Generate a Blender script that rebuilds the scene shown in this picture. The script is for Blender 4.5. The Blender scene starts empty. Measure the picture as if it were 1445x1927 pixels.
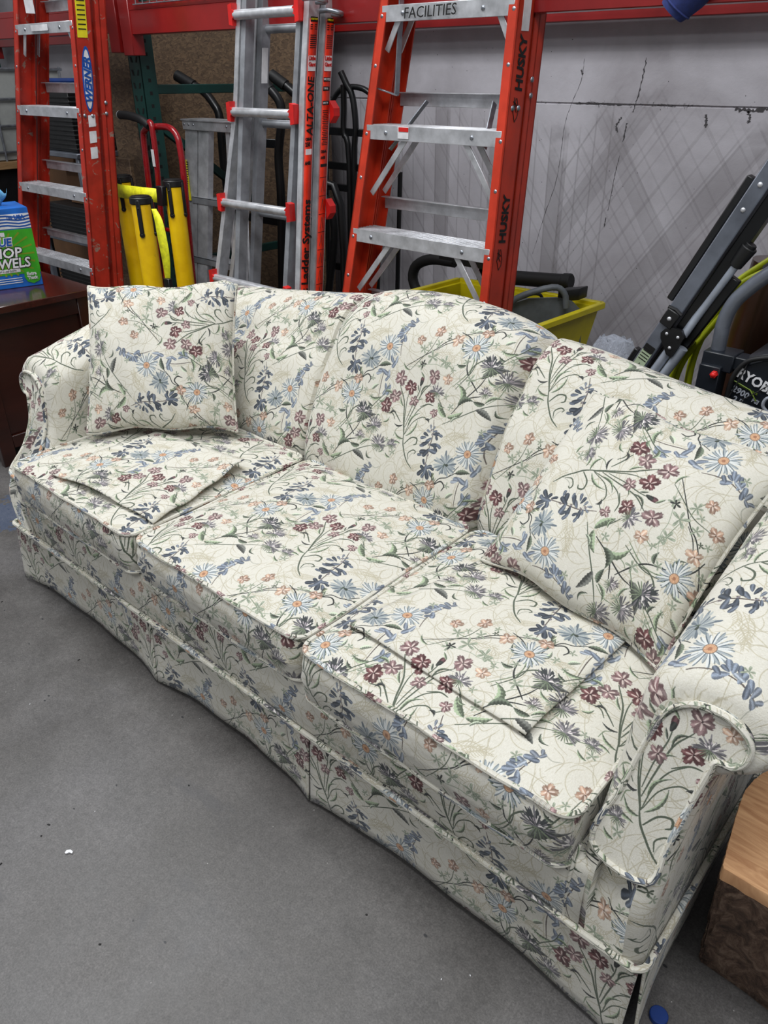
import bpy, bmesh, math, random
import numpy as np
from mathutils import Vector, Matrix
random.seed(4)
SC=bpy.context.scene; COL=SC.collection
# ------------------------------------------------------------------ camera, world, lights, exposure
cam=bpy.data.cameras.new('camera'); camo=bpy.data.objects.new('camera',cam); COL.objects.link(camo); SC.camera=camo
cam.sensor_fit='VERTICAL'; cam.sensor_height=24.0; cam.lens=24.0*1431.09/1927.0; cam.clip_start=.02
_y,_p=.7243,.5216
_f=Vector((-math.sin(_y)*math.cos(_p),math.cos(_y)*math.cos(_p),-math.sin(_p)))
_r=_f.cross(Vector((0,0,1))).normalized(); _u=_r.cross(_f)
_M=Matrix((_r,_u,-_f)).transposed().to_4x4(); _M.translation=Vector((1.4992,-.783,1.4413)); camo.matrix_world=_M
W=bpy.data.worlds.new('world'); SC.world=W; W.use_nodes=True
W.node_tree.nodes['Background'].inputs[0].default_value=(.92,.95,1,1); W.node_tree.nodes['Background'].inputs[1].default_value=.27
def area(name,loc,sx,sy,power,col=(1,.98,.95),rot=(0,0,0)):
    l=bpy.data.lights.new(name,'AREA'); l.shape='RECTANGLE'; l.size=sx; l.size_y=sy; l.energy=power; l.color=col
    o=bpy.data.objects.new(name,l); o.location=loc; o.rotation_euler=rot; COL.objects.link(o); return o
area('shop_light',(-1.3,.1,3.9),2.6,.9,112,(.97,.985,1))
area('shop_light',(1.7,-.6,3.9),2.6,.9,80,(.97,.985,1))
area('shop_light',(.2,-2.8,3.9),3.6,.9,60,(.96,.98,1))
SC.view_settings.view_transform='Standard'; SC.view_settings.look='None'; SC.view_settings.gamma=1; SC.view_settings.use_curve_mapping=False
SC.view_settings.exposure=0.0
SC.cycles.max_bounces=6
# ------------------------------------------------------------------ materials
def nmat(name,rough=.6,metal=0,coat=0):
    m=bpy.data.materials.new(name); m.use_nodes=True; nt=m.node_tree; b=nt.nodes['Principled BSDF']
    b.inputs['Roughness'].default_value=rough; b.inputs['Metallic'].default_value=metal
    if coat: b.inputs['Coat Weight'].default_value=coat; b.inputs['Coat Roughness'].default_value=.15
    return m,nt,b
def N(nt,t,**kw):
    n=nt.nodes.new(t)
    for k,v in kw.items():
        if k.startswith('i_'): n.inputs[k[2:].replace('_',' ')].default_value=v
        else: setattr(n,k,v)
    return n
def srgb(c): return tuple((x/12.92 if x<=.04045 else ((x+.055)/1.055)**2.4) for x in c)+(1,)
def ramp(nt,fac,stops):
    r=nt.nodes.new('ShaderNodeValToRGB'); e=r.color_ramp.elements
    while len(e)<len(stops): e.new(.5)
    for q,(p,c) in zip(e,stops): q.position=p; q.color=srgb(c) if len(c)==3 else c
    nt.links.new(fac,r.inputs[0]); return r.outputs[0]
G=lambda v:(v,v,v,1)   # linear grey, .5 is neutral for overlay
def mth(nt,op,a,b=None,c=None):
    n=nt.nodes.new('ShaderNodeMath'); n.operation=op
    for i,v in enumerate((a,b,c)):
        if v is None: continue
        if isinstance(v,(int,float)): n.inputs[i].default_value=v
        else: nt.links.new(v,n.inputs[i])
    return n.outputs[0]
def mixc(nt,fac,a,b,mode='MIX'):
    n=nt.nodes.new('ShaderNodeMix'); n.data_type='RGBA'; n.blend_type=mode
    for s,v in ((0,fac),(6,a),(7,b)):
        if isinstance(v,(int,float)): n.inputs[s].default_value=v
        elif isinstance(v,tuple): n.inputs[s].default_value=srgb(v) if len(v)==3 else v
        else: nt.links.new(v,n.inputs[s])
    return n.outputs[2]
def noise(nt,scale,detail=4,rough=.55,vec=None,dist=0):
    n=N(nt,'ShaderNodeTexNoise'); n.inputs['Scale'].default_value=scale; n.inputs['Detail'].default_value=detail; n.inputs['Roughness'].default_value=rough; n.inputs['Distortion'].default_value=dist
    if vec: nt.links.new(vec,n.inputs['Vector'])
    return n.outputs[0]
def geo(nt): return nt.nodes.new('ShaderNodeNewGeometry').outputs['Position']
def mapping(nt,vec,sc=(1,1,1),rot=(0,0,0)):
    n=nt.nodes.new('ShaderNodeMapping'); n.inputs['Scale'].default_value=sc; n.inputs['Rotation'].default_value=rot; nt.links.new(vec,n.inputs[0]); return n.outputs[0]
def bump(nt,b,h,s=.3,d=.002):
    n=nt.nodes.new('ShaderNodeBump'); n.inputs['Strength'].default_value=s; n.inputs['Distance'].default_value=d; nt.links.new(h,n.inputs['Height']); nt.links.new(n.outputs[0],b.inputs['Normal'])
def simple(name,c,rough=.5,metal=0,wear=None,wamt=.3,scale=12,coat=0,bmp=0):
    """Painted / plastic / metal surface with a little procedural mottling and optional worn spots."""
    m,nt,b=nmat(name,rough,metal,coat); g=geo(nt)
    n=noise(nt,scale,5,.6,g); k=ramp(nt,n,[(.3,tuple(x*.86 for x in c)),(.7,tuple(min(1,x*1.08) for x in c))])
    if wear:
        w=ramp(nt,noise(nt,scale*1.6,8,.7,g,.5),[(.62-.1*wamt,(0,0,0,1)),(.66-.1*wamt,(1,1,1,1))]); k=mixc(nt,w,k,wear)
    nt.links.new(k,b.inputs['Base Color'])
    rr=mth(nt,'MULTIPLY_ADD',n,.25,rough-.12); nt.links.new(rr,b.inputs['Roughness'])
    if bmp: bump(nt,b,noise(nt,scale*12,3,.6,g),bmp,.001)
    return m
M={}
M['orange']=simple('orange_fibreglass',(.74,.20,.10),.42,0,scale=9)
M['orange_worn']=simple('worn_orange_fibreglass',(.66,.15,.08),.5,0,(.55,.45,.40),.25,14)
M['alu']=simple('brushed_aluminium',(.78,.785,.80),.40,.55,scale=20)
M['alu_dark']=simple('dull_aluminium',(.60,.61,.63),.5,.6,scale=16)
M['steel']=simple('zinc_steel',(.62,.64,.67),.35,.85,scale=30)
M['redplastic']=simple('red_plastic',(.80,.12,.11),.4)
M['beam']=simple('red_painted_beam',(.52,.075,.075),.38,.0,scale=4,coat=.3)
M['green']=simple('green_painted_steel',(.03,.22,.20),.45,scale=10)
M['black']=simple('black_painted_steel',(.035,.04,.05),.35,scale=20)
M['rubber']=simple('black_rubber',(.045,.047,.055),.6,scale=30)
M['bplastic']=simple('black_plastic',(.06,.062,.07),.45,scale=30)
M['navy']=simple('dark_navy_plastic',(.08,.10,.13),.4,scale=20)
M['grayplastic']=simple('grey_plastic',(.36,.38,.40),.55,scale=20)
M['yellow']=simple('yellow_painted_metal',(1.0,.77,.03),.35,scale=6,wear=(.45,.35,.1),wamt=-.35)
M['belt']=simple('fluorescent_yellow_webbing',(.95,.93,.14),.6,scale=60,bmp=.2)
M['binyellow']=simple('yellow_plastic_bin',(.80,.74,.05),.4,scale=5)
M['hose']=simple('yellow_green_hose',(.62,.66,.06),.45,scale=12)
M['redpaint']=simple('glossy_red_tube',(.55,.03,.07),.25,coat=.5)
M['silver']=simple('silver_grey_paint',(.66,.69,.74),.3,.35,scale=10)
M['graysteel']=simple('slate_grey_steel',(.43,.45,.49),.35,.4,scale=12)
M['white']=simple('white_label',(.85,.85,.86),.5)
M['ink']=simple('black_ink',(.03,.03,.03),.6)
M['redink']=simple('red_ink',(.75,.10,.08),.5)
M['blueink']=simple('blue_ink',(.05,.30,.62),.45)
M['orangelabel']=simple('orange_red_label',(.90,.20,.08),.4)
M['yellowlabel']=simple('yellow_label',(.85,.80,.12),.5)
M['palelabel']=simple('pale_green_label',(.66,.72,.60),.5)
M['greencard']=simple('green_printed_card',(.22,.62,.12),.45)
M['bluecard']=simple('blue_printed_card',(.08,.38,.72),.45)
M['bluecloth']=simple('light_blue_paper_towel',(.36,.60,.76),.8,scale=40,bmp=.3)
M['denim']=simple('blue_knit_fabric',(.17,.22,.45),.9,scale=120,bmp=.6)
M['limeink']=simple('lime_ink',(.45,.55,.10),.5)
M['greytext']=simple('pale_grey_ink',(.62,.64,.68),.5)
M['hinge']=simple('dull_brown_steel',(.30,.27,.24),.6,.3)
M['blue']=simple('blue_plastic',(.06,.20,.46),.5)
M['spall']=simple('spalled_concrete',(.27,.26,.27),.9,scale=60,bmp=.5)
M['dark']=simple('dark_recess',(.02,.02,.022),.8)
M['tank']=simple('translucent_white_plastic',(.62,.63,.62),.5,scale=5)
M['card']=simple('brown_cardboard',(.42,.30,.20),.8,scale=8)
def wood(name,c1,c2,rough=.35,coat=.3,sc=(3,40,40),bmp=.1):
    m,nt,b=nmat(name,rough,0,coat); g=mapping(nt,geo(nt),sc)
    n=noise(nt,1.2,6,.6,g,1.2); nt.links.new(ramp(nt,n,[(.3,c1),(.7,c2)]),b.inputs['Base Color']); bump(nt,b,n,bmp,.001); return m
M['desk']=wood('dark_cherry_wood',(.15,.055,.035),(.23,.09,.055),.28,.4,(30,2,6))
M['desktop']=wood('glossy_cherry_top',(.17,.065,.04),(.27,.11,.07),.22,.6,(4,30,30))
M['plank']=wood('raw_pine',(.50,.38,.24),(.66,.52,.36),.7,0,(6,6,60))
M['brownpanel']=wood('brown_shiny_panel',(.12,.07,.04),(.22,.13,.08),.3,.3,(8,8,2))
M['logcut']=wood('sawn_pale_wood',(.66,.47,.32),(.86,.68,.50),.75,0,(9,60,9),.5)
def osb():
    m,nt,b=nmat('oriented_strand_board',.75); g=mapping(nt,geo(nt),(1,1,1))
    v=N(nt,'ShaderNodeTexVoronoi'); v.inputs['Scale'].default_value=44; v.inputs['Randomness'].default_value=1
    q=mapping(nt,g,(1,1,2.2),(0,.7,0)); nz=N(nt,'ShaderNodeTexNoise'); nz.inputs['Scale'].default_value=14; nt.links.new(q,nz.inputs['Vector'])
    add=N(nt,'ShaderNodeVectorMath',operation='MULTIPLY_ADD'); nt.links.new(nz.outputs['Color'],add.inputs[0]); add.inputs[1].default_value=(.12,.12,.12); nt.links.new(q,add.inputs[2]); nt.links.new(add.outputs[0],v.inputs['Vector'])
    c=ramp(nt,v.outputs['Color'],[(.1,(.29,.225,.17)),(.45,(.36,.285,.215)),(.8,(.43,.345,.26))])
    c=mixc(nt,ramp(nt,noise(nt,60,3,.6,mapping(nt,g,(1,1,5),(0,.5,0))),[(.55,(0,0,0,1)),(.72,(.7,.7,.7,1))]),c,(.20,.15,.11))
    nt.links.new(c,b.inputs['Base Color']); bump(nt,b,v.outputs['Distance'],.4,.002); return m
M['osb']=osb()
def bark():
    m,nt,b=nmat('rough_bark',.9); g=geo(nt); a=noise(nt,26,10,.78,mapping(nt,g,(1,1,.6)),.8); c=noise(nt,5,3,.5,g)
    k=ramp(nt,a,[(.36,(.22,.16,.125)),(.5,(.50,.39,.32)),(.66,(.76,.64,.55))]); k=mixc(nt,ramp(nt,c,[(.58,(0,0,0,1)),(.7,(.6,.6,.6,1))]),k,(.36,.30,.10))
    nt.links.new(k,b.inputs['Base Color']); bump(nt,b,a,1,.02); return m
M['bark']=bark()
def floor_mat():
    m,nt,b=nmat('stained_grey_concrete',.5); g=geo(nt)
    big=noise(nt,1.1,5,.6,g,.4); mid=noise(nt,7,6,.65,g,.3); fine=noise(nt,260,3,.7,g)
    c=ramp(nt,big,[(.3,(.26,.248,.242)),(.5,(.325,.315,.308)),(.72,(.39,.382,.382))])
    c=mixc(nt,.8,c,ramp(nt,mid,[(.3,G(.37)),(.5,G(.49)),(.7,G(.62))]),'OVERLAY')
    c=mixc(nt,.8,c,ramp(nt,noise(nt,75,6,.8,g,.5),[(.32,G(.34)),(.5,G(.5)),(.68,G(.66))]),'OVERLAY')
    c=mixc(nt,.75,c,ramp(nt,fine,[(.3,G(.3)),(.5,G(.5)),(.7,G(.72))]),'OVERLAY')
    st=ramp(nt,noise(nt,3.2,5,.6,mapping(nt,g,(1,1.7,1),(0,0,.6)),.8),[(.62,(0,0,0,1)),(.70,(.4,.4,.4,1))]); c=mixc(nt,st,c,(.26,.26,.27))
    sp=N(nt,'ShaderNodeTexVoronoi'); sp.inputs['Scale'].default_value=34; nt.links.new(g,sp.inputs['Vector'])
    sp2=noise(nt,9,2,.5,g); k=mth(nt,'MULTIPLY',mth(nt,'LESS_THAN',sp.outputs['Distance'],.045),mth(nt,'GREATER_THAN',sp2,.58)); c=mixc(nt,k,c,(.62,.61,.60))
    dk=N(nt,'ShaderNodeTexVoronoi'); dk.inputs['Scale'].default_value=13; nt.links.new(mapping(nt,g,(1,1.6,1),(0,0,1)),dk.inputs['Vector'])
    k=mth(nt,'MULTIPLY',mth(nt,'LESS_THAN',dk.outputs['Distance'],.06),mth(nt,'GREATER_THAN',mid,.5)); c=mixc(nt,k,c,(.16,.16,.17))
    # old blue paint spill beside the desk
    xyz=N(nt,'ShaderNodeSeparateXYZ'); nt.links.new(g,xyz.inputs[0])
    d=mth(nt,'SQRT',mth(nt,'ADD',mth(nt,'POWER',mth(nt,'ADD',xyz.outputs[0],1.22),2),mth(nt,'POWER',mth(nt,'ADD',xyz.outputs[1],-.17),2)))
    k=mth(nt,'MULTIPLY',mth(nt,'LESS_THAN',mth(nt,'ADD',d,mth(nt,'MULTIPLY',noise(nt,14,4,.7,g),.5)),.38),.35); c=mixc(nt,k,c,(.20,.33,.50))
    nt.links.new(c,b.inputs['Base Color']); nt.links.new(mth(nt,'MULTIPLY_ADD',mid,.35,.30),b.inputs['Roughness']); bump(nt,b,fine,.25,.001); return m
M['floor']=floor_mat()
def wall_mat():
    m,nt,b=nmat('board_marked_painted_concrete',.65); g=geo(nt); s=N(nt,'ShaderNodeSeparateXYZ'); nt.links.new(g,s.inputs[0]); x,z=s.outputs[0],s.outputs[2]
    big=noise(nt,2.2,5,.6,g,.3); c=ramp(nt,big,[(.3,(.60,.585,.605)),(.6,(.72,.71,.735)),(.8,(.78,.77,.795))])
    def lines(ax,az,k,w,off=0.):
        d=mth(nt,'ADD',mth(nt,'MULTIPLY',x,ax*k),mth(nt,'MULTIPLY_ADD',z,az*k,off)); f=mth(nt,'ABSOLUTE',mth(nt,'SUBTRACT',mth(nt,'FRACT',d),.5)); return mth(nt,'LESS_THAN',f,w)
    fade=ramp(nt,mth(nt,'ADD',mth(nt,'MULTIPLY',z,.6),mth(nt,'MULTIPLY',big,.4)),[(.94,(1,1,1,1)),(1.0,(0,0,0,1))])
    rt=mth(nt,'GREATER_THAN',x,-.35); lf=mth(nt,'LESS_THAN',x,-.12)
    def dark(c,k,amt,col=(.40,.385,.39)): return mixc(nt,mth(nt,'MULTIPLY',mth(nt,'MULTIPLY',k,fade),amt),c,col)
    c=dark(c,mth(nt,'MULTIPLY',lines(.83,-.56,2.3,.11,.2),rt),.24); c=dark(c,mth(nt,'MULTIPLY',lines(.83,.56,2.0,.08,.35),rt),.20)
    c=dark(c,mth(nt,'MULTIPLY',lines(.83,-.56,13,.05),rt),.17); c=dark(c,mth(nt,'MULTIPLY',lines(.83,-.56,7.7,.03,.3),rt),.22)
    c=dark(c,lines(.80,.60,12,.045),.16); c=dark(c,lines(.80,.60,6.3,.03,.4),.20)
    c=dark(c,mth(nt,'MULTIPLY',lines(1,.02,14,.05,.1),lf),.30); c=dark(c,mth(nt,'MULTIPLY',lines(1,.02,3.1,.14,.6),lf),.35)
    pit=N(nt,'ShaderNodeTexVoronoi'); pit.inputs['Scale'].default_value=28; nt.links.new(g,pit.inputs['Vector'])
    k=mth(nt,'MULTIPLY',mth(nt,'LESS_THAN',pit.outputs['Distance'],.055),mth(nt,'GREATER_THAN',noise(nt,5,3,.6,g),.52)); c=mixc(nt,k,c,(.22,.21,.22))
    # grime along the pour joint
    j=mth(nt,'SUBTRACT',1,mth(nt,'MULTIPLY',mth(nt,'ABSOLUTE',mth(nt,'SUBTRACT',z,1.335)),26)); k=mth(nt,'GREATER_THAN',mth(nt,'ADD',mth(nt,'MULTIPLY',j,.25),noise(nt,34,6,.8,g,1)),.80)
    c=mixc(nt,mth(nt,'MULTIPLY',k,.7),c,(.25,.24,.25))
    nt.links.new(c,b.inputs['Base Color']); bump(nt,b,noise(nt,40,6,.7,g),.35,.004); return m
M['wall']=wall_mat()
def film():
    m,nt,b=nmat('clear_plastic_film',.15); b.inputs['Base Color'].default_value=(.55,.6,.7,1); b.inputs['Alpha'].default_value=.45; bump(nt,b,noise(nt,30,5,.7,geo(nt),2),1,.01); return m
M['film']=film()
# ------------------------------------------------------------------ the woven floral cloth (repeat drawn in code, no file is loaded)
MOTIFS=[
('fern',[(0.0265,0.028),(0.0888,0.0549)],0.0173,'bg',0.1),
('fern',[(0.0199,0.0118),(0.0696,0.0226)],0.0115,'bg',0.2),
('fern',[(-0.0494,0.2165),(-0.0046,0.2585)],0.0173,'bg',-0.2),
('fern',[(-0.086,0.2186),(-0.0204,0.2477)],0.0154,'bg',0.1),
('fern',[(0.1398,0.2552),(0.1895,0.2596)],0.0154,'bg',0),
('fern',[(0.1478,0.2736),(0.2077,0.2854)],0.0135,'bg',0.2),
('fern',[(-0.2231,0.0183),(-0.148,0.0377)],0.0154,'bg',-0.2),
('fern',[(-0.2894,0.0538),(-0.2287,0.0829)],0.0146,'bg',0.2),
('fern',[(0.0743,-0.1292),(0.1124,-0.1099)],0.0135,'bg',0.2),
('fern',[(-0.0194,-0.0711),(-0.0681,-0.0506)],0.0154,'bg',0.1),
('fern',[(-0.0372,-0.07),(-0.0054,-0.0463)],0.0135,'bg',0),
('fern',[(-0.1442,0.0172),(-0.1831,0.0431)],0.0138,'bg',0.2),
('fern',[(-0.2791,0.2369),(-0.2333,0.2606)],0.0154,'bg',0.1),
('fern',[(0.1275,0.1659),(0.1361,0.2068)],0.0138,'bg',0.2),
('fern',[(0.0697,0.1917),(0.1123,0.2079)],0.0115,'bg',-0.3),
('fern',[(-0.0756,-0.1163),(-0.0353,-0.0829)],0.0115,'bg',0.2),
('st',[(-0.0244,0.1163),(0.0029,0.1368),(0.031,0.1497),(0.0403,0.1454)],0.0012,'bg2',1),
('st',[(-0.0077,0.1206),(-0.0032,0.1486),(0.0111,0.1691),(0.03,0.1562)],0.0012,'bg2',1),
('st',[(-0.031,0.1562),(-0.0148,0.1389),(0.0043,0.1271),(0.0021,0.1195)],0.0012,'bg2',1),
('st',[(0.0018,0.0926),(0.032,0.0937),(0.0593,0.0829),(0.0721,0.1066)],0.0012,'bg2',1),
('st',[(0.0148,0.0926),(0.0291,0.1131),(0.0358,0.1174)],0.0012,'bg2',1),
('st',[(0.0239,0.0679),(0.0366,0.0915),(0.0583,0.0894)],0.0012,'bg2',1),
('st',[(-0.1634,0.2412),(-0.1437,0.2079),(-0.1085,0.1906)],0.0012,'bg2',1),
('st',[(-0.1841,0.1992),(-0.1531,0.1809),(-0.1117,0.1583)],0.0012,'bg2',1),
('st',[(-0.1996,0.1465),(-0.1722,0.1239),(-0.181,0.0937)],0.0012,'bg2',1),
('st',[(-0.076,0.056),(-0.0473,0.042),(-0.037,0.0377),(-0.0719,0.0258)],0.0012,'bg2',1),
('st',[(-0.1565,0.028),(-0.1486,0.0086),(-0.165,-0.0065)],0.0012,'bg2',1),
('st',[(-0.3092,-0.014),(-0.2787,-0.0108),(-0.2713,-0.0269)],0.0012,'bg2',1),
('st',[(-0.0951,0.0054),(-0.1233,-0.0269),(-0.1191,-0.0506),(-0.098,-0.0625)],0.0012,'bg2',1),
('st',[(0.1386,0.1228),(0.1576,0.1475),(0.1421,0.1691)],0.0012,'bg2',1),
('st',[(0.0589,0.0366),(0.0841,0.0571),(0.0927,0.0355)],0.0012,'bg2',1),
('st',[(0.1205,0.1842),(0.1443,0.1831),(0.1555,0.1594)],0.0012,'bg2',1),
('st',[(-0.0625,-0.028),(-0.0806,-0.0538),(-0.0813,-0.0829)],0.0012,'bg2',1),
('st',[(-0.1624,-0.0775),(-0.1371,-0.0883),(-0.1368,-0.1174)],0.0012,'bg2',1),
('st',[(-0.292,-0.1185),(-0.2766,-0.1475),(-0.2877,-0.1734)],0.0012,'bg2',1),
('st',[(0.0683,0.1519),(0.1024,0.1465),(0.112,0.1626)],0.0012,'bg2',1),
('st',[(0.0117,-0.1206),(-0.0132,-0.1077),(-0.0348,-0.0862)],0.0012,'bg2',1),
('st',[(0.0901,-0.0495),(0.112,-0.056),(0.1086,-0.084)],0.0012,'bg2',1),
('st',[(0.1241,-0.0054),(0.1491,-0.0118),(0.1597,-0.0022)],0.0012,'bg2',1),
('st',[(-0.1432,0.1486),(-0.1782,0.1615),(-0.215,0.1497)],0.0012,'bg2',1),
('st',[(-0.0372,0.2488),(-0.0173,0.2294),(-0.0216,0.2089)],0.0012,'bg2',1),
('st',[(0.0249,0.2122),(0.0057,0.1982),(0.0017,0.1734),(0.0248,0.1615)],0.0012,'bg2',1),
('st',[(0.0764,0.2714),(0.1027,0.2606),(0.1135,0.2466)],0.0012,'bg2',1),
('st',[(-0.1391,0.1809),(-0.1275,0.1971),(-0.0923,0.2046)],0.0012,'bg2',1),
('st',[(-0.0613,0.0732),(-0.0365,0.0592),(-0.0519,0.0442)],0.0012,'bg2',1),
('st',[(-0.2639,0.0883),(-0.2382,0.0797),(-0.2139,0.0571),(-0.2155,0.0345)],0.0012,'bg2',1),
('st',[(-0.0284,-0.0151),(-0.048,-0.0312),(-0.0536,-0.0538)],0.0015,'ol',1),
('st',[(0.1474,0.1152),(0.1782,0.1012),(0.1954,0.1088)],0.0015,'ol',1),
('st',[(0.0312,0.2197),(0.019,0.1939),(0.0349,0.1745)],0.0015,'ol',1),
('st',[(-0.2265,0.0722),(-0.2004,0.0603),(-0.2008,0.0388)],0.0015,'ol',1),
('st',[(-0.0156,0.0711),(-0.0031,0.0366),(0.0019,-0.0129),(0.0137,-0.0894)],0.0019,'br',1),
('st',[(0.0352,-0.0549),(0.0484,-0.0786),(0.0394,-0.1163),(0.037,-0.1562)],0.0023,'dg',1),
('st',[(0.0497,-0.0646),(0.0423,-0.098),(0.0352,-0.1174),(0.0475,-0.1529)],0.0019,'mg',1),
('st',[(0.0999,-0.0194),(0.0817,-0.0517),(0.0565,-0.0657),(0.0443,-0.1045),(0.0434,-0.154)],0.0019,'dk',1),
('st',[(0.0394,-0.154),(0.0396,-0.196),(0.0094,-0.2412)],0.0019,'mg',1),
('st',[(0.0457,-0.1519),(0.046,-0.1939),(0.0189,-0.2445)],0.0019,'dg',1),
('st',[(0.0414,-0.0915),(0.064,-0.0689),(0.0788,-0.0765),(0.0755,-0.0905)],0.0027,'dk',1),
('st',[(-0.0274,-0.1023),(-0.0034,-0.1088),(0.0164,-0.1228),(0.0335,-0.1346)],0.0023,'dk',1),
('st',[(-0.0085,-0.1346),(0.013,-0.1314),(0.032,-0.1497)],0.0019,'mg',1),
('leaf',[(0.0006,-0.1335),(0.0304,-0.1163)],0.0085,'mg',0.1),
('leaf',[(0.0027,-0.0959),(0.031,-0.0937)],0.0077,'lg',0.3),
('leaf',[(0.0477,-0.1271),(0.0555,-0.0969)],0.01,'lg',-0.2),
('leaf',[(0.0206,-0.1465),(-0.01,-0.1249)],0.0062,'dg',0.3),
('leaf',[(0.0423,-0.1734),(0.0618,-0.1325)],0.0069,'mg',0.3),
('pet',[(-0.0174,0.0538)],(110,0.0085,0.0042),'b3',0),
('pet',[(-0.0066,0.0528)],(70,0.0085,0.0042),'b3',0),
('pet',[(-0.0205,0.0409)],(160,0.01,0.005),'b3',0),
('pet',[(0.0012,0.0452)],(20,0.01,0.005),'b2',0),
('pet',[(-0.025,0.0312)],(165,0.0131,0.0065),'b1',0),
('pet',[(-0.0297,0.0205)],(200,0.0131,0.0065),'b2',0),
('pet',[(0.0084,0.0398)],(15,0.0154,0.0077),'b1',0),
('pet',[(0.0202,0.0388)],(-10,0.0115,0.0058),'b2',0),
('pet',[(0.0108,0.0302)],(-50,0.0115,0.0058),'b1',0),
('pet',[(-0.0112,0.0172)],(230,0.0154,0.0077),'b2',0),
('pet',[(-0.019,0.0065)],(215,0.0177,0.0088),'b1',0),
('pet',[(-0.026,0.0)],(180,0.01,0.005),'b2',0),
('pet',[(0.0129,0.0118)],(10,0.0169,0.0085),'b1',0),
('pet',[(0.0259,0.0118)],(-25,0.0138,0.0069),'b2',0),
('pet',[(0.0193,0.0022)],(-40,0.0138,0.0069),'b1',0),
('pet',[(-0.0151,-0.0129)],(200,0.0192,0.0096),'b1',0),
('pet',[(-0.0064,-0.0151)],(245,0.0192,0.0096),'b1',0),
('pet',[(-0.0228,-0.0237)],(190,0.0115,0.0058),'b2',0),
('pet',[(0.0143,-0.0043)],(0,0.0192,0.0096),'b2',0),
('pet',[(-0.0027,-0.0355)],(120,0.0115,0.0058),'b1',0),
('pet',[(-0.0003,-0.0517)],(160,0.0154,0.0077),'b1',0),
('pet',[(0.0189,-0.0442)],(30,0.0169,0.0085),'b2',0),
('pet',[(0.0296,-0.0463)],(-10,0.0115,0.0058),'b1',0),
('pet',[(-0.0037,-0.0668)],(235,0.0185,0.0092),'b1',0),
('pet',[(0.0078,-0.07)],(250,0.0154,0.0077),'b2',0),
('pet',[(0.0203,-0.0668)],(-60,0.02,0.01),'b1',0),
('pet',[(0.0304,-0.0603)],(-40,0.0154,0.0077),'b2',0),
('pet',[(0.01,-0.056)],(-85,0.0192,0.0096),'b2',0),
('leaf',[(0.033,-0.056),(0.0414,-0.0786)],0.01,'dg',0.1),
('leaf',[(0.0394,-0.0538),(0.0386,-0.0711)],0.0054,'yg',0),
('pet',[(-0.0118,0.0452)],(60,0.0054,0.0031),'br',0),
('pet',[(-0.0118,0.0452)],(130,0.0054,0.0031),'lav',0),
('pet',[(-0.0051,0.0366)],(60,0.0054,0.0031),'br',0),
('pet',[(-0.0051,0.0366)],(130,0.0054,0.0031),'lav',0),
('pet',[(-0.0034,0.0097)],(60,0.0054,0.0031),'br',0),
('pet',[(-0.0034,0.0097)],(130,0.0054,0.0031),'lav',0),
('pet',[(0.0034,-0.0162)],(60,0.0054,0.0031),'br',0),
('pet',[(0.0034,-0.0162)],(130,0.0054,0.0031),'lav',0),
('pet',[(0.0046,-0.0398)],(60,0.0054,0.0031),'br',0),
('pet',[(0.0046,-0.0398)],(130,0.0054,0.0031),'lav',0),
('corn',[(0.0619,-0.0258)],0.0354,'',0),
('daisy',[(0.1116,0.0162)],0.0385,'',0),
('daisy',[(0.0286,0.2725)],0.0377,'',0.3),
('st',[(0.023,0.2499),(0.0302,0.2197),(0.0422,0.2014),(0.0625,0.1842),(0.0801,0.1691)],0.0027,'dk',1),
('st',[(0.0424,0.2025),(0.0454,0.2272),(0.0625,0.2466),(0.083,0.2499),(0.0861,0.238),(0.0727,0.2294)],0.0027,'dg',1),
('leaf',[(0.026,0.2251),(-0.0003,0.2229)],0.01,'dg',0.2),
('lob',[(0.0508,0.1928)],0.0154,'lg',0.4),
('leaf',[(0.0764,0.2025),(0.1333,0.2391)],0.02,'gl',0.12),
('st',[(0.0522,0.1885),(0.0757,0.2046),(0.0911,0.2132)],0.0015,'mg',1),
('st',[(0.043,0.1562),(0.0519,0.1745),(0.0613,0.1831)],0.0013,'mg',1),
('leaf',[(0.1341,0.238),(0.1461,0.238)],0.0046,'mg',0.3),
('st',[(-0.1514,0.1788),(-0.104,0.2186),(-0.0727,0.2456),(-0.0502,0.2736),(0.0003,0.308),(0.036,0.3188)],0.0019,'dk',1),
('st',[(-0.1331,0.1745),(-0.1109,0.2068),(-0.0892,0.2423),(-0.082,0.2811)],0.0015,'dg',1),
('st',[(-0.1267,0.2456),(-0.1063,0.2359),(-0.0883,0.2359)],0.0015,'mg',1),
('st',[(-0.0712,0.2423),(-0.053,0.2628),(-0.0295,0.2779)],0.0015,'dk',1),
('st',[(-0.0688,0.2262),(-0.0324,0.2165),(-0.0041,0.2057),(-0.01,0.1874)],0.0015,'mg',1),
('st',[(-0.1432,0.1799),(-0.0661,0.2057),(-0.0309,0.2068),(0.0215,0.2283)],0.0012,'lg',1),
('lob',[(-0.0745,0.2219)],0.0192,'lg',0),
('lob',[(-0.1091,0.2369)],0.0138,'lg',1),
('lob',[(-0.0328,0.2197)],0.0169,'lg',2),
('lob',[(-0.1,0.1939)],0.0138,'lg',0.5),
('lob',[(-0.0705,0.2596)],0.0131,'lg',1.4),
('lob',[(-0.0221,0.2122)],0.0115,'lg',0.2),
('lob',[(-0.0963,0.2542)],0.0092,'lg',0.9),
('lob',[(-0.001,0.3123)],0.0115,'lg',0.3),
('lob',[(-0.0541,0.2929)],0.01,'lg',1),
('lob',[(-0.0041,0.2057)],0.0092,'lg',2),
('lob',[(-0.0981,0.1992)],0.0115,'dk',0.5),
('lob',[(-0.0512,0.28)],0.0077,'dg',0.5),
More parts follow.
